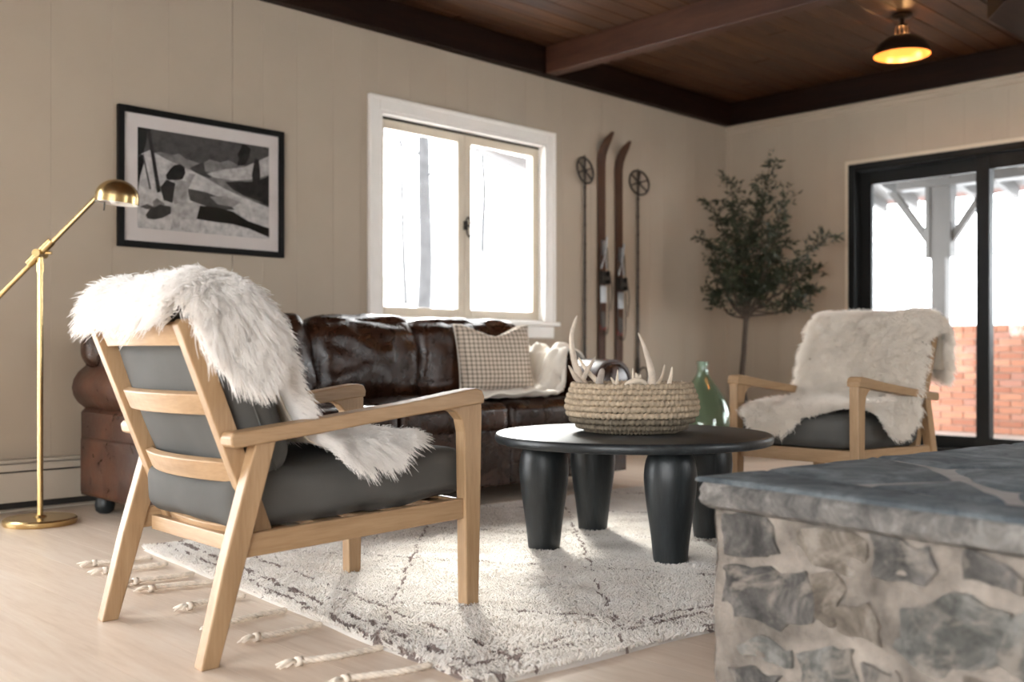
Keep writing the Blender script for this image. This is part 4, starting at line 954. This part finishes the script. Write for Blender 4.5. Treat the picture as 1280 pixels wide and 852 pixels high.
# ------------------------------------------------------------------ skis and poles on the wall
def ski(label, xc, zt):
    s = thing('wooden_ski', label, 'ski', (xc, YW-0.002, zt-2.15), 0, 'old wooden skis on the wall')
    H = 2.15; pts = []
    n = 40; V, F = [], []
    for i in range(n+1):
        t = i/n; z = t*(H-0.16) if t < 0.9 else None
        z = t*H
        bend = 0.0; 
        if z > H-0.22: bend = ((z-(H-0.22))/0.22)**2*0.085
        w = 0.040 + 0.006*(abs(t-0.45)*2)**2
        if z > H-0.10: w *= max(0.25, math.sqrt(max(0, 1-((z-(H-0.10))/0.105)**2)))
        th = 0.008 + 0.010*math.exp(-((t-0.42)/0.22)**2)
        side = 0.4*bend
        for (a, bq) in ((-w, -0.004-bend), (w, -0.004-bend), (w, -0.004-bend-th), (w*0.35, -0.004-bend-th-0.003), (-w*0.35, -0.004-bend-th-0.003), (-w, -0.004-bend-th)):
            V.append((a+side, bq, z))
    for i in range(n):
        for k in range(6): F.append((i*6+k, i*6+(k+1) % 6, (i+1)*6+(k+1) % 6, (i+1)*6+k))
    F += [(0, 1, 2, 3, 4, 5), tuple(n*6+k for k in range(6))[::-1]]
    put('ski_body', (V, F), M['ski'], s, smooth=35)
    put('foot_plate', box(-0.036, 0.036, -0.029, -0.024, 0.86, 0.99), M['steel'], s, bevel=0.003)
    put('heel_pad', lathe([(0.001, 0), (0.034, 0), (0.034, 0.006), (0.001, 0.006)], 20, (0, 0, 0)), M['worn_pad'], s)
    hp = [c for c in s.children if c.name.startswith('heel_pad')][0]; hp.rotation_euler = (PI/2, 0, 0); hp.location = (0, -0.024, 0.73); hp.scale = (0.9, 1.9, 1)
    put('heel_mark', box(-0.030, 0.030, -0.0262, -0.022, 0.655, 0.69), M['red_paint'], s, bevel=0.002)
    t_ = put('toe_iron', join(box(-0.043, -0.036, -0.062, -0.018, 1.0, 1.10), box(0.036, 0.043, -0.062, -0.018, 1.0, 1.10), box(-0.043, 0.043, -0.030, -0.025, 1.0, 1.10)), M['iron'], s, bevel=0.002)
    cb = smooth_pts([(-0.043, -0.03, 1.28), (-0.047, -0.035, 1.1), (-0.05, -0.04, 0.85), (-0.035, -0.045, 0.66), (0, -0.05, 0.62), (0.035, -0.045, 0.66), (0.05, -0.04, 0.85), (0.047, -0.035, 1.1), (0.043, -0.03, 1.28)], 5)
    put('cable', tube(cb, 0.004, 6), M['iron'], s, smooth=True)
    put('front_throw', join(box(-0.014, 0.014, -0.045, -0.018, 1.22, 1.33), tube([(0, -0.05, 1.25), (0.012, -0.055, 1.36)], 0.007, 8), tube([(-0.03, -0.035, 1.12), (0, -0.045, 1.24), (0.03, -0.035, 1.12)], 0.006, 6)), M['steel'], s, smooth=40)
    put('strap', join(box(-0.046, 0.046, -0.066, -0.060, 1.03, 1.06), tube(smooth_pts([(0.045, -0.06, 1.04), (0.065, -0.06, 0.95), (0.06, -0.05, 0.80)], 4), 0.004, 6)), M['strap'], s)
    return s
ski('varnished wooden ski with cable binding on the wall, the one next to the window', 5.945, 2.415)
ski('varnished wooden ski with cable binding on the wall, the one next to the olive tree', 6.150, 2.375)
def pole(label, xc, zt, tilt):
    s = thing('ski_pole', label, 'ski pole', (xc, YW-0.02, zt-1.62), 0, 'old ski poles on the wall')
    put('shaft', tube([(0, 0, 0.10), (0, 0, 1.58), (0, 0, 1.62)], [0.0115, 0.009, 0.003], 12), M['cane'], s, smooth=50)
    for k in range(9): put('binding_ring', tube([(0, 0, 0.25+k*0.14), (0, 0, 0.265+k*0.14)], 0.0122, 10), M['strap'], s, smooth=50)
    put('grip', lathe([(0.012, 0.0), (0.017, 0.005), (0.016, 0.06), (0.014, 0.12), (0.012, 0.125)], 14), M['strap'], s, smooth=40)
    lp = smooth_pts([(0.006, -0.006, 0.02), (0.06, -0.01, 0.05), (0.105, -0.008, 0.02), (0.115, -0.006, -0.06)], 5)
    put('wrist_strap', tube(lp, 0.006, 6), M['strap'], s, smooth=True)
    bz = 1.505; R = 0.098
    ro = Matrix.Translation((0, 0, bz)) @ RZ(tilt) @ RX(1.42)
    ring = [ro @ Vector((R*math.cos(t), R*math.sin(t), 0)) for t in np.linspace(0, 2*PI, 33)]
    bk = [p.y for p in ring]; sh_ = max(bk) - 0.012 if max(bk) > 0.012 else 0
    ring = [p - Vector((0, sh_, 0)) for p in ring]
    rg = put('pole_basket', tube(ring, 0.0075, 8, False), M['iron'], s, smooth=True)
    for k in range(6):
        a = k*PI/3+0.3; e = ro @ Vector((R*math.cos(a), R*math.sin(a), 0)) - Vector((0, sh_, 0))
        put('spoke', tube([Vector((0, -sh_*0.5, bz)), e], 0.0065, 6), M['strap'], rg)
    put('hub', lathe([(0.012, -0.012), (0.02, -0.006), (0.02, 0.006), (0.012, 0.012)], 14, (0, -sh_*0.4, bz)), M['strap'], s, smooth=40)
    return s
pole('cane ski pole hung basket-up on the wall, the one next to the window', 5.745, 2.22, 0.08)
pole('cane ski pole hung basket-up on the wall, the one next to the olive tree', 6.378, 2.20, -0.2)

# ------------------------------------------------------------------ olive tree and demijohn
TP = Vector((6.80, 4.35, 0))
tree = thing('olive_tree', 'potted olive tree with a bare trunk in the room corner', 'tree', tuple(TP))
put('pot', lathe([(0.001, 0), (0.11, 0), (0.125, 0.02), (0.14, 0.15), (0.145, 0.17), (0.135, 0.17), (0.125, 0.15), (0.001, 0.145)], 28, cap=False), M['pot'], tree, smooth=50)
put('soil', lathe([(0.001, 0.15), (0.07, 0.155), (0.128, 0.148)], 20, cap=False), M['soil'], tree, smooth=True)
LAT = Vector((math.sin(HEAD), -math.cos(HEAD), 0)); DEP = Vector((math.cos(HEAD), math.sin(HEAD), 0))
def tp(l, z, d=0): return LAT*l + DEP*d + Vector((0, 0, z))
tr = smooth_pts([tp(-0.02, 0.14), tp(0.0, 0.35), tp(-0.025, 0.55), tp(-0.01, 0.75), tp(0.0, 0.92), tp(0.012, 1.08)], 5)
put('trunk', tube(tr, list(np.linspace(0.024, 0.019, len(tr))), 10), M['bark'], tree, smooth=True)
r2 = random.Random(5)
ends = [(-0.27, 1.92), (-0.30, 1.62), (-0.22, 1.42), (-0.10, 2.10), (0.20, 2.22), (0.08, 1.80), (0.28, 1.95), (0.34, 1.60), (0.58, 1.62), (0.60, 1.40), (0.58, 1.22), (0.42, 1.10), (-0.02, 1.62), (0.18, 1.52), (-0.26, 1.20), (0.02, 1.42), (0.24, 1.34), (0.12, 1.24), (-0.14, 1.74), (0.14, 2.02), (-0.16, 1.30), (0.36, 1.78), (-0.20, 1.55), (0.05, 1.30), (0.16, 1.68), (0.40, 1.42), (0.0, 1.88)]
leaf_v, leaf_f = [], []
def leaf(p, d, L):
    d = d.normalized(); s = d.cross(Vector((r2.uniform(-1, 1), r2.uniform(-1, 1), r2.uniform(-1, 1)))).normalized(); n = d.cross(s)
    w = L*0.17; k = len(leaf_v)
    for q in (p, p+d*L*0.45+s*w+n*w*0.5, p+d*L*0.5, p+d*L*0.45-s*w+n*w*0.5, p+d*L-n*w*0.3): leaf_v.append(tuple(q))
    leaf_f.extend([(k, k+1, k+2), (k, k+2, k+3), (k+1, k+4, k+2), (k+2, k+4, k+3)])
for l, z in ends:
    d0 = r2.uniform(-0.22, 0.22)*(0.4+min(1, abs(l)*2)); st = tp(0.012*r2.random(), 0.98+0.10*r2.random())
    e = tp(l, z, d0)
    mid1 = st.lerp(e, 0.35) + Vector((0, 0, -0.03)) + LAT*(0.15*l) ; mid2 = st.lerp(e, 0.7) + LAT*r2.uniform(-0.03, 0.03)
    br = smooth_pts([st, mid1, mid2, e], 6)
    put('branch', tube(br, list(np.linspace(0.0105, 0.0025, len(br))), 6), M['bark'], tree, smooth=True)
    for j in range(6, len(br)):
        c = br[j]
        for q in range(1 if j < 10 else 4):
            tv = Vector((r2.uniform(-1, 1), r2.uniform(-1, 1), r2.uniform(-0.3, 1))).normalized(); Lt = r2.uniform(0.05, 0.115)
            for k in range(5):
                p = c + tv*Lt*(k+1)/5
                leaf(p, tv*0.6 + Vector((r2.uniform(-1, 1), r2.uniform(-1, 1), r2.uniform(-0.7, 0.7))), r2.uniform(0.038, 0.064))
fo = put('foliage', (leaf_v, leaf_f), M['leaf'], tree, smooth=True); fo['kind'] = 'stuff'

DJ = Vector((6.02, 4.20, 0))
dj = thing('demijohn', 'large green glass demijohn on the floor beyond the sofa arm', 'bottle', tuple(DJ))
o_ = [(0.001, 0.03), (0.10, 0.012), (0.15, 0.0), (0.185, 0.02), (0.205, 0.08), (0.212, 0.18), (0.207, 0.27), (0.185, 0.36), (0.145, 0.445), (0.095, 0.52), (0.058, 0.57), (0.040, 0.605), (0.036, 0.64), (0.036, 0.665), (0.042, 0.668), (0.042, 0.682), (0.036, 0.685)]
os_ = smooth_pts([(r_, 0, z_) for r_, z_ in o_], 3); op = [(max(0.001, p.x), p.z) for p in os_]
ip = [(max(0.001, r_-0.005), z_ + (0.006 if z_ < 0.1 else 0)) for r_, z_ in op if z_ < 0.66][::-1]
put('bottle_glass', lathe(op + [(0.031, 0.684)] + ip, 48, cap=False), M['green_glass'], dj, smooth=60)

# ------------------------------------------------------------------ ceiling lamp
CLP = Vector((6.40, 2.93, CEIL))
cl_ = thing('ceiling_lamp', 'dark dome ceiling lamp with a glowing copper inside', 'lamp', tuple(CLP))
M['bronze'] = plain('dark_bronze', (0.035, 0.022, 0.015), 0.4, 0.7)
M['copper'] = plain('copper_lining', (0.72, 0.34, 0.12), 0.3, 0.8)
m, nt, b = nodes_of('warm_bulb'); b.inputs['Emission Color'].default_value = (1, 0.55, 0.2, 1); b.inputs['Emission Strength'].default_value = 30; M['bulb'] = m
put('canopy', lathe([(0.001, -0.001), (0.062, -0.001), (0.066, -0.012), (0.055, -0.024), (0.03, -0.03), (0.001, -0.03)], 28, cap=False), M['bronze'], cl_, smooth=40)
put('stem', tube([(0, 0, -0.03), (0, 0, -0.075)], 0.016, 14), M['bronze'], cl_, smooth=40)
put('socket_cap', lathe([(0.001, -0.072), (0.04, -0.072), (0.042, -0.084), (0.001, -0.084)], 20, cap=False), M['bronze'], cl_, smooth=30)
for k in range(9):
    a = k*2*PI/9; put('cage_bar', tube([(0.038*math.cos(a), 0.038*math.sin(a), -0.082), (0.042*math.cos(a), 0.042*math.sin(a), -0.142)], 0.0055, 6), M['bronze'], cl_)
dm = [(0.04, -0.138), (0.06, -0.142), (0.10, -0.158), (0.14, -0.188), (0.165, -0.225), (0.176, -0.262)]
dms = [(p.x, p.z) for p in smooth_pts([(r_, 0, z_) for r_, z_ in dm], 4)]
sh = put('lamp_shade', lathe(dms + [(0.178, -0.266), (0.174, -0.266)], 48, cap=False), M['bronze'], cl_, smooth=60)
put('shade_lining', lathe([(r_-0.003, z_-0.003) for r_, z_ in dms], 48, cap=False), M['copper'], sh, smooth=True)
put('bulb', lathe([(0.001, -0.205), (0.020, -0.198), (0.026, -0.18), (0.022, -0.16), (0.014, -0.145), (0.012, -0.14)], 18), M['bulb'], cl_, smooth=True)
def point(name, loc, e, r):
    l = bpy.data.lights.new(name, 'POINT'); l.energy = e; l.color = (1, 0.55, 0.22); l.shadow_soft_size = r
    o = bpy.data.objects.new(name, l); COL.objects.link(o); o.location = loc; return o
point('lamp_light', (CLP.x, CLP.y, CLP.z-0.23), 8, 0.02); point('socket_glow', (CLP.x, CLP.y, CLP.z-0.125), 2.2, 0.004)

# ------------------------------------------------------------------ stone hearth
HA = math.radians(7.6); E1 = Vector((math.cos(HA), -math.sin(HA), 0)); E2 = Vector((-math.sin(HA), -math.cos(HA), 0))  # along the back, along the front (towards the camera)
HC = Vector((1.819, 1.296, 0)); HT = 0.48
hearth = thing('stone_hearth', 'raised fieldstone hearth with a flagstone top in front of the chair', 'hearth', tuple(HC), 0)
HM = Matrix(((E1.x, E2.x, 0), (E1.y, E2.y, 0), (0, 0, 1)))     # local: a along the back edge, s along the front, z
def hv(a, s, z): return tuple(Vector((E1.x*a+E2.x*s, E1.y*a+E2.y*s, z)))
def hmap(vf): return [hv(*p) for p in vf[0]], vf[1]
LA, LS = 2.3, 2.9
def core_grid(fn, nu, nv): return hmap(grid(fn, nu, nv))
def lump(a, s, z, amp=0.011): return amp*noise.noise(Vector((a*9, s*9, z*9))) + amp*0.5*noise.noise(Vector((a*23, s*23, z*23)))
ov = 0.035
def f_front(u, v): s = ov+u*(LS-ov); z = v*(HT-0.06); return (ov + lump(0, s, z), s, z)
def f_side(u, v): a = ov+u*(LA-ov); z = v*(HT-0.06); return (a, ov + lump(a, 0, z), z)
core = join(core_grid(f_front, 120, 20), core_grid(f_side, 90, 20), hmap(box(0.10, LA, 0.10, LS, 0, HT-0.06)))
put('mortar_core', core, M['mortar'], hearth, smooth=True)
def stone_block(face, poly, depth, mat_, rough=0.030):
    """irregular stone from a polygon (t along the face, z), proud of the mortar by depth"""
    n0 = len(poly); cx = sum(p[0] for p in poly)/n0; cz = sum(p[1] for p in poly)/n0
    dense = []
    for i in range(n0):
        p, q = poly[i], poly[(i+1) % n0]
        for k in range(4):
            t = k/4; x_, z_ = p[0]+(q[0]-p[0])*t, p[1]+(q[1]-p[1])*t
            dense.append((x_+rough*noise.noise(Vector((x_*17, z_*17, 2))), z_+rough*noise.noise(Vector((x_*17, z_*17, 9)))))
    m_ = len(dense)
    V, F = [], []
    rings = [(1.03, -0.03), (1.0, 0.0), (0.985, depth), (0.85, depth*1.2), (0.6, depth), (0.3, depth*1.2)]
    for sc_, dp in rings:
        for x_, z_ in dense:
            xx, zz = cx+(x_-cx)*sc_, cz+(z_-cz)*sc_
            dd = dp + (0.008*noise.noise(Vector((xx*22, zz*22, 5))) if dp > 0 else 0)
            V.append((ov-dd, xx, zz) if face == 'front' else (xx, ov-dd, zz))
    for r_ in range(len(rings)-1):
        for i in range(m_): F.append((r_*m_+i, r_*m_+(i+1) % m_, (r_+1)*m_+(i+1) % m_, (r_+1)*m_+i))
    V.append((ov-depth*1.2, cx, cz) if face == 'front' else (cx, ov-depth*1.2, cz)); c_ = len(V)-1
    F += [((len(rings)-1)*m_+i, (len(rings)-1)*m_+(i+1) % m_, c_) for i in range(m_)]
    put('stone', hmap((V, F)), mat_, hearth, smooth=50)
def face_pt(zx, zy):
    """photo sketch point on the front face -> (s, z)"""
    px, py = 860+zx/2.731, 540+zy/2.731; u = (px-640)/1280
    r_ = Vector((math.cos(HEAD)+u*math.sin(HEAD), math.sin(HEAD)-u*math.cos(HEAD), 0))
    c = HC + E1*ov; d = c.dot(E1)/r_.dot(E1); q = r_*d - c
    return (q.dot(E2)+ov, EYE-(py-440)/1280*d)
fs = [('stone_dark', [(85, 275), (150, 268), (250, 300), (258, 380), (200, 415), (95, 395)]), ('stone_dark', [(92, 445), (190, 455), (340, 480), (365, 560), (350, 620), (250, 645), (110, 600), (90, 540)]),
 ('stone_brown', [(350, 325), (450, 320), (535, 355), (545, 450), (470, 470), (390, 440), (350, 400)]), ('stone_dark', [(578, 342), (660, 350), (755, 390), (782, 465), (740, 500), (640, 520), (585, 500)]),
 ('stone_dark', [(875, 420), (930, 402), (1010, 440), (1075, 485), (1050, 520), (960, 500), (880, 470)]), ('stone_grey', [(685, 590), (760, 565), (900, 560), (1020, 590), (1040, 650), (1000, 760), (900, 800), (760, 780), (680, 745)]),
 ('stone_grey', [(1060, 600), (1130, 585), (1320, 620), (1340, 860), (1200, 900), (1060, 800), (1020, 770)]), ('stone_grey', [(150, 695), (230, 700), (305, 725), (300, 775), (230, 770), (160, 740)]),
 ('stone_grey', [(345, 745), (430, 725), (520, 745), (520, 850), (480, 900), (350, 880)]), ('stone_dark', [(110, 790), (190, 785), (285, 830), (270, 880), (120, 870)]),
 ('stone_brown', [(375, 490), (450, 480), (480, 530), (470, 620), (420, 650), (375, 600)]), ('stone_brown', [(480, 600), (560, 570), (600, 620), (580, 700), (510, 690), (465, 650)]),
 ('stone_dark', [(560, 800), (640, 790), (690, 840), (660, 920), (570, 920)]), ('stone_brown', [(800, 830), (960, 830), (1060, 870), (1040, 980), (820, 960)]), ('stone_brown', [(1110, 470), (1250, 490), (1290, 560), (1180, 560), (1110, 540)]),
 ('stone_dark', [(120, 930), (330, 950), (330, 1060), (130, 1030)]), ('stone_grey', [(380, 950), (520, 970), (540, 1080), (390, 1080)])]
for mk, poly in fs:
    gx = sum(p[0] for p in poly)/len(poly); gy = sum(p[1] for p in poly)/len(poly)
    stone_block('front', [face_pt(gx+(p[0]-gx)*1.10, gy+(p[1]-gy)*1.10) for p in poly], 0.006, M[mk])
rs = random.Random(4); mats = ['stone_dark', 'stone_grey', 'stone_brown']
def fill_wall(face, t0, t1):
    z = 0.03
    while z < 0.38:
        hgt = rs.uniform(0.09, 0.14); hgt = min(hgt, 0.405-z); t = t0
        while t < t1-0.08:
            w = rs.uniform(0.10, 0.26); e = min(t+w, t1)
            a, b_, c, d = t+0.012, e-0.012, z+0.010, z+hgt-0.012
            j = lambda: rs.uniform(-0.012, 0.012)
            if b_-a > 0.05: stone_block(face, [(a+j(), c+j()), ((a+b_)/2, c-0.004), (b_+j(), c+j()), (b_+0.004, (c+d)/2), (b_+j(), d+j()), ((a+b_)/2, d+0.006), (a+j(), d+j()), (a-0.003, (c+d)/2)], rs.uniform(0.008, 0.014), M[rs.choice(mats)])
            t = e
        z += hgt
fill_wall('front', 1.02, LS); fill_wall('side', 0.06, LA)
# flagstone slab on top
def slab_fn(u, v):
    return None
zs0, zs1 = HT-0.062, HT
def edge_off(t, z): return 0.010*noise.noise(Vector((t*14, z*30, 3))) + 0.006*noise.noise(Vector((t*40, z*60, 8)))
V, F = [], []; nz_ = 7
path = [(0.0, s) for s in np.linspace(LS, 0.03, 150)] + [(0.012, 0.010)] + [(a, 0.0) for a in np.linspace(0.03, LA, 120)]
for k, (a, s) in enumerate(path):
    nrm_ = (-1, 0) if a < 0.005 else ((0, -1) if s < 0.005 else (-0.7, -0.7))
    for j in range(nz_):
        t = j/(nz_-1); o_ = edge_off(a+s*1.3, t) - 0.012*(2*t-1)**4 - (0.010 if j == 0 else 0)
        V.append((a+nrm_[0]*o_, s+nrm_[1]*o_, zs0+(zs1-0.004-zs0)*t))
for k in range(len(path)-1):
    for j in range(nz_-1): F.append((k*nz_+j, (k+1)*nz_+j, (k+1)*nz_+j+1, k*nz_+j+1))
# underside and joint bed
nb = len(V); V += [(LA, LS, zs0), (LA, LS, zs1-0.004)]
F.append(tuple(k*nz_ for k in range(len(path))) + (nb,)); F.append(tuple(k*nz_+nz_-1 for k in range(len(path))) + (nb+1,))
put('top_slab', hmap((V, F)), M['flag_edge'], hearth, smooth=40)
def top_pt(px, py):
    u = (px-640)/1280; d = (EYE-HT)*1280/(py-440)
    r_ = Vector((math.cos(HEAD)+u*math.sin(HEAD), math.sin(HEAD)-u*math.cos(HEAD), 0))*d - HC
    return (r_.dot(E1), r_.dot(E2))
put('joint_bed', hmap(prism([(0.02, 0.02), (LA, 0.02), (LA, LS), (0.02, LS)], zs1-0.006, zs1-0.001, 'z')), M['flag_joint'], hearth)
def flagstone(poly):
    n0 = len(poly); cx = sum(p[0] for p in poly)/n0; cy = sum(p[1] for p in poly)/n0; dense = []
    for i in range(n0):
        p, q = poly[i], poly[(i+1) % n0]; L = math.hypot(q[0]-p[0], q[1]-p[1]); kk = max(2, min(10, int(L/0.05)))
        for k in range(kk):
            t = k/kk; x_, y_ = p[0]+(q[0]-p[0])*t, p[1]+(q[1]-p[1])*t; j = 0.012*noise.noise(Vector((x_*11, y_*11, 6))); dense.append((x_+j, y_+j))
    m_ = len(dense); V, F = [], []
    rings = [(0.0, zs1-0.006), (0.0, zs1+0.001), (0.010, zs1+0.005)]
    for ins, z_ in rings:
        for x_, y_ in dense:
            L = math.hypot(x_-cx, y_-cy) or 1; k = 1-ins/L; V.append((cx+(x_-cx)*k, cy+(y_-cy)*k, z_ + 0.0015*noise.noise(Vector((x_*8, y_*8, 1)))))
    for r_ in range(2):
        for i in range(m_): F.append((r_*m_+i, r_*m_+(i+1) % m_, (r_+1)*m_+(i+1) % m_, (r_+1)*m_+i))
    F.append(tuple(2*m_+i for i in range(m_)))
    put('flagstone', hmap((V, F)), M['flag'], hearth, smooth=40)
flags = [[(0.005, 0.008), (0.20, 0.012), (0.155, 0.30), (0.13, 0.62), (0.14, 0.90), (0.004, 0.90)], [(0.225, 0.008), (0.66, 0.006), (0.56, 0.22), (0.40, 0.36), (0.185, 0.27)],
 [(0.69, 0.006), (1.30, 0.006), (1.22, 0.34), (0.80, 0.36), (0.60, 0.235)], [(0.18, 0.32), (0.38, 0.395), (0.30, 0.48), (0.165, 0.60)],
 [(0.43, 0.395), (0.58, 0.265), (0.78, 0.39), (0.86, 0.70), (0.55, 0.86), (0.34, 0.62), (0.33, 0.50)], [(0.83, 0.39), (1.24, 0.37), (1.36, 0.80), (0.92, 0.78)], [(1.34, 0.006), (2.28, 0.006), (2.28, 0.5), (1.40, 0.62), (1.26, 0.36)],
 [(0.165, 0.64), (0.30, 0.55), (0.50, 0.88), (0.42, 1.25), (0.17, 1.20)], [(0.54, 0.90), (0.88, 0.74), (1.20, 0.84), (1.10, 1.35), (0.48, 1.30)], [(1.26, 0.84), (1.42, 0.70), (2.28, 0.56), (2.28, 1.4), (1.16, 1.36)],
 [(0.004, 0.93), (0.14, 0.93), (0.14, 1.9), (0.004, 1.9)], [(0.17, 1.24), (0.44, 1.30), (1.0, 1.42), (0.9, 2.0), (0.17, 2.0)], [(1.06, 1.42), (2.28, 1.45), (2.28, 2.2), (0.96, 2.1)], [(0.004, 1.94), (0.14, 1.94), (0.9, 2.06), (0.9, 2.88), (0.004, 2.88)], [(0.95, 2.16), (2.28, 2.26), (2.28, 2.88), (0.95, 2.88)]]
for p in flags: flagstone(p)

# ------------------------------------------------------------------ outdoors
def gz(x, y):
    d = max(0, y-9)*0.145 + max(0, x-13)*0.10
    return -0.16 + d + 0.12*noise.noise(Vector((x*0.25, y*0.25, 0)))*min(1, d)
def g_fn(u, v):
    x = -30+u*90; y = -30+v*90
    return (x, y, gz(x, y))
gv, gf = grid(g_fn, 80, 80)
tag(put('snow_ground', (gv, gf), M['snow'], smooth=True), 'snow covered ground and slope outside the windows', 'snow', kind='structure')
struct(put('porch_floor', box(XW+0.17, 11.2, -3.0, 8.0, -0.14, -0.05), M['mortar_out']))
pw = thing('brick_wall', 'low orange brick wall around the porch beyond the sliding door', 'wall', (10.45, 4.2, -0.05)); pw['kind'] = 'structure'
bx0, ch, bl = 10.40, 0.0665, 0.225
put('mortar_backing', box(bx0+0.008, bx0+0.22, -2.5, 7.5, -0.05, -0.05+15.6*ch), M['mortar_out'], pw, world=True)
bp_ = None
for r_ in range(15):
    y = 2.55 + (bl/2 if r_ % 2 else 0)
    for k in range(14):
        loc = (bx0+0.04-10.45, y+bl*(k+0.5)-4.2, (r_+0.5)*ch)
        if bp_ is None: bp_ = put('brick', box(-0.045, 0.05, -bl/2+0.005, bl/2-0.005, -ch/2+0.005, ch/2-0.005), M['brick'], pw, bevel=0.003, seg=1); bp_.location = loc
        else: link_copy(bp_, 'brick', loc, pw)
for k in range(30): 
    q = put('coping_brick', box(bx0-0.012, bx0+0.235, 2.55+k*0.105+0.004, 2.55+(k+1)*0.105-0.004, -0.05+15*ch+0.003, -0.05+16.1*ch), M['brick'], pw, bevel=0.004, seg=1, world=True)
po = thing('porch_post', 'pale timber porch post with curved braces under the roof beam', 'post', (10.55, 4.42, 1.02))
PXc, PYc = 10.55, 4.42
put('post', box(PXc-0.07, PXc+0.07, PYc-0.075, PYc+0.075, 1.021, 2.45), M['porch'], po, bevel=0.006, world=True)
put('collar', join(box(PXc-0.085, PXc+0.085, PYc-0.13, PYc-0.076, 1.72, 2.45), box(PXc-0.085, PXc+0.085, PYc+0.076, PYc+0.13, 1.72, 2.45)), M['porch'], po, bevel=0.006, world=True)
for s in (-1, 1):
    put('brace', prism([(PYc+s*0.13, 1.86), (PYc+s*0.13, 1.98), (PYc+s*0.46, 2.45), (PYc+s*0.55, 2.45)], PXc-0.04, PXc+0.04, 'x'), M['porch'], po, bevel=0.004, world=True)
pr = thing('porch_roof', 'pale timber porch roof with exposed rafters and brown shakes', 'roof', (9.6, 3.0, 2.4)); pr['kind'] = 'structure'
put('roof_beam', box(PXc-0.09, PXc+0.09, -2.5, 4.85, 2.45, 2.62), M['porch'], pr, bevel=0.006, world=True)
def roof_z(x): return 3.12 - 0.18*(x-7.8)
for k in range(23):
    y = 5.75 - k*0.36
    put('rafter', prism([(7.85, roof_z(7.85)-0.12), (11.35, roof_z(11.35)-0.12), (11.35, roof_z(11.35)), (7.85, roof_z(7.85))], y-0.03, y+0.03), M['porch'], pr, world=True)
put('roof_deck', prism([(7.85, roof_z(7.85)+0.001), (11.30, roof_z(11.30)+0.001), (11.30, roof_z(11.30)+0.03), (7.85, roof_z(7.85)+0.03)], -2.5, 5.95), M['porch'], pr, world=True)
for k in range(40):
    y = 6.0-k*0.21; dz = 0.02*((k*7) % 3)
    put('shake', prism([(11.2, roof_z(11.2)+0.031), (11.47+dz, roof_z(11.47)+0.0), (11.47+dz, roof_z(11.47)+0.05), (11.2, roof_z(11.2)+0.07)], y-0.1, y+0.1), M['shake'], pr, world=True)
# eave seen through the right-hand sash
ev = struct(put('roof_eave', prism([(6.62, 2.71), (7.31, 2.578), (8.2, 2.42), (8.2, 2.66), (7.31, 2.69)], YW+2.1, YW+2.25), M['eave']))
def out_tree(label, loc, h, r0, seed, lean=0.03):
    t = thing('bare_tree', label, 'tree', loc); q = random.Random(seed)
    pts = smooth_pts([(lean*h*k/5 + q.uniform(-0.05, 0.05), q.uniform(-0.05, 0.05), -0.4 + (h+0.4)*k/5) for k in range(6)], 4)
    put('trunk', tube(pts, list(np.linspace(r0*1.12, r0*0.5, len(pts))), 14), M['outdoor_bark'], t, smooth=True)
    for k in range(9):
        b0 = pts[int(len(pts)*(0.45+0.05*k))-1]; a = q.uniform(0, 6.28); L = q.uniform(0.8, 2.0)
        e = b0 + Vector((math.cos(a)*L, math.sin(a)*L, L*0.6))
        put('branch', tube([b0, b0.lerp(e, 0.5)+Vector((0, 0, -0.1)), e], [r0*0.22, r0*0.14, r0*0.05], 6), M['outdoor_bark'], t, smooth=True)
def gpt(px, d):
    u = (px-640)/1280; x = d*(math.cos(HEAD)+u*math.sin(HEAD)); y = d*(math.sin(HEAD)-u*math.cos(HEAD)); return (x, y, gz(x, y))
out_tree('thick bare tree trunk on the snow slope outside the window', gpt(530, 22), 9, 0.16, 1, 0.0)
out_tree('slim leaning tree trunk on the snow slope beside the thick one', gpt(508, 27), 8, 0.07, 2, -0.05)
out_tree('thin distant tree trunk on the snow seen through the other sash', gpt(604, 34), 8, 0.10, 3, 0.0)
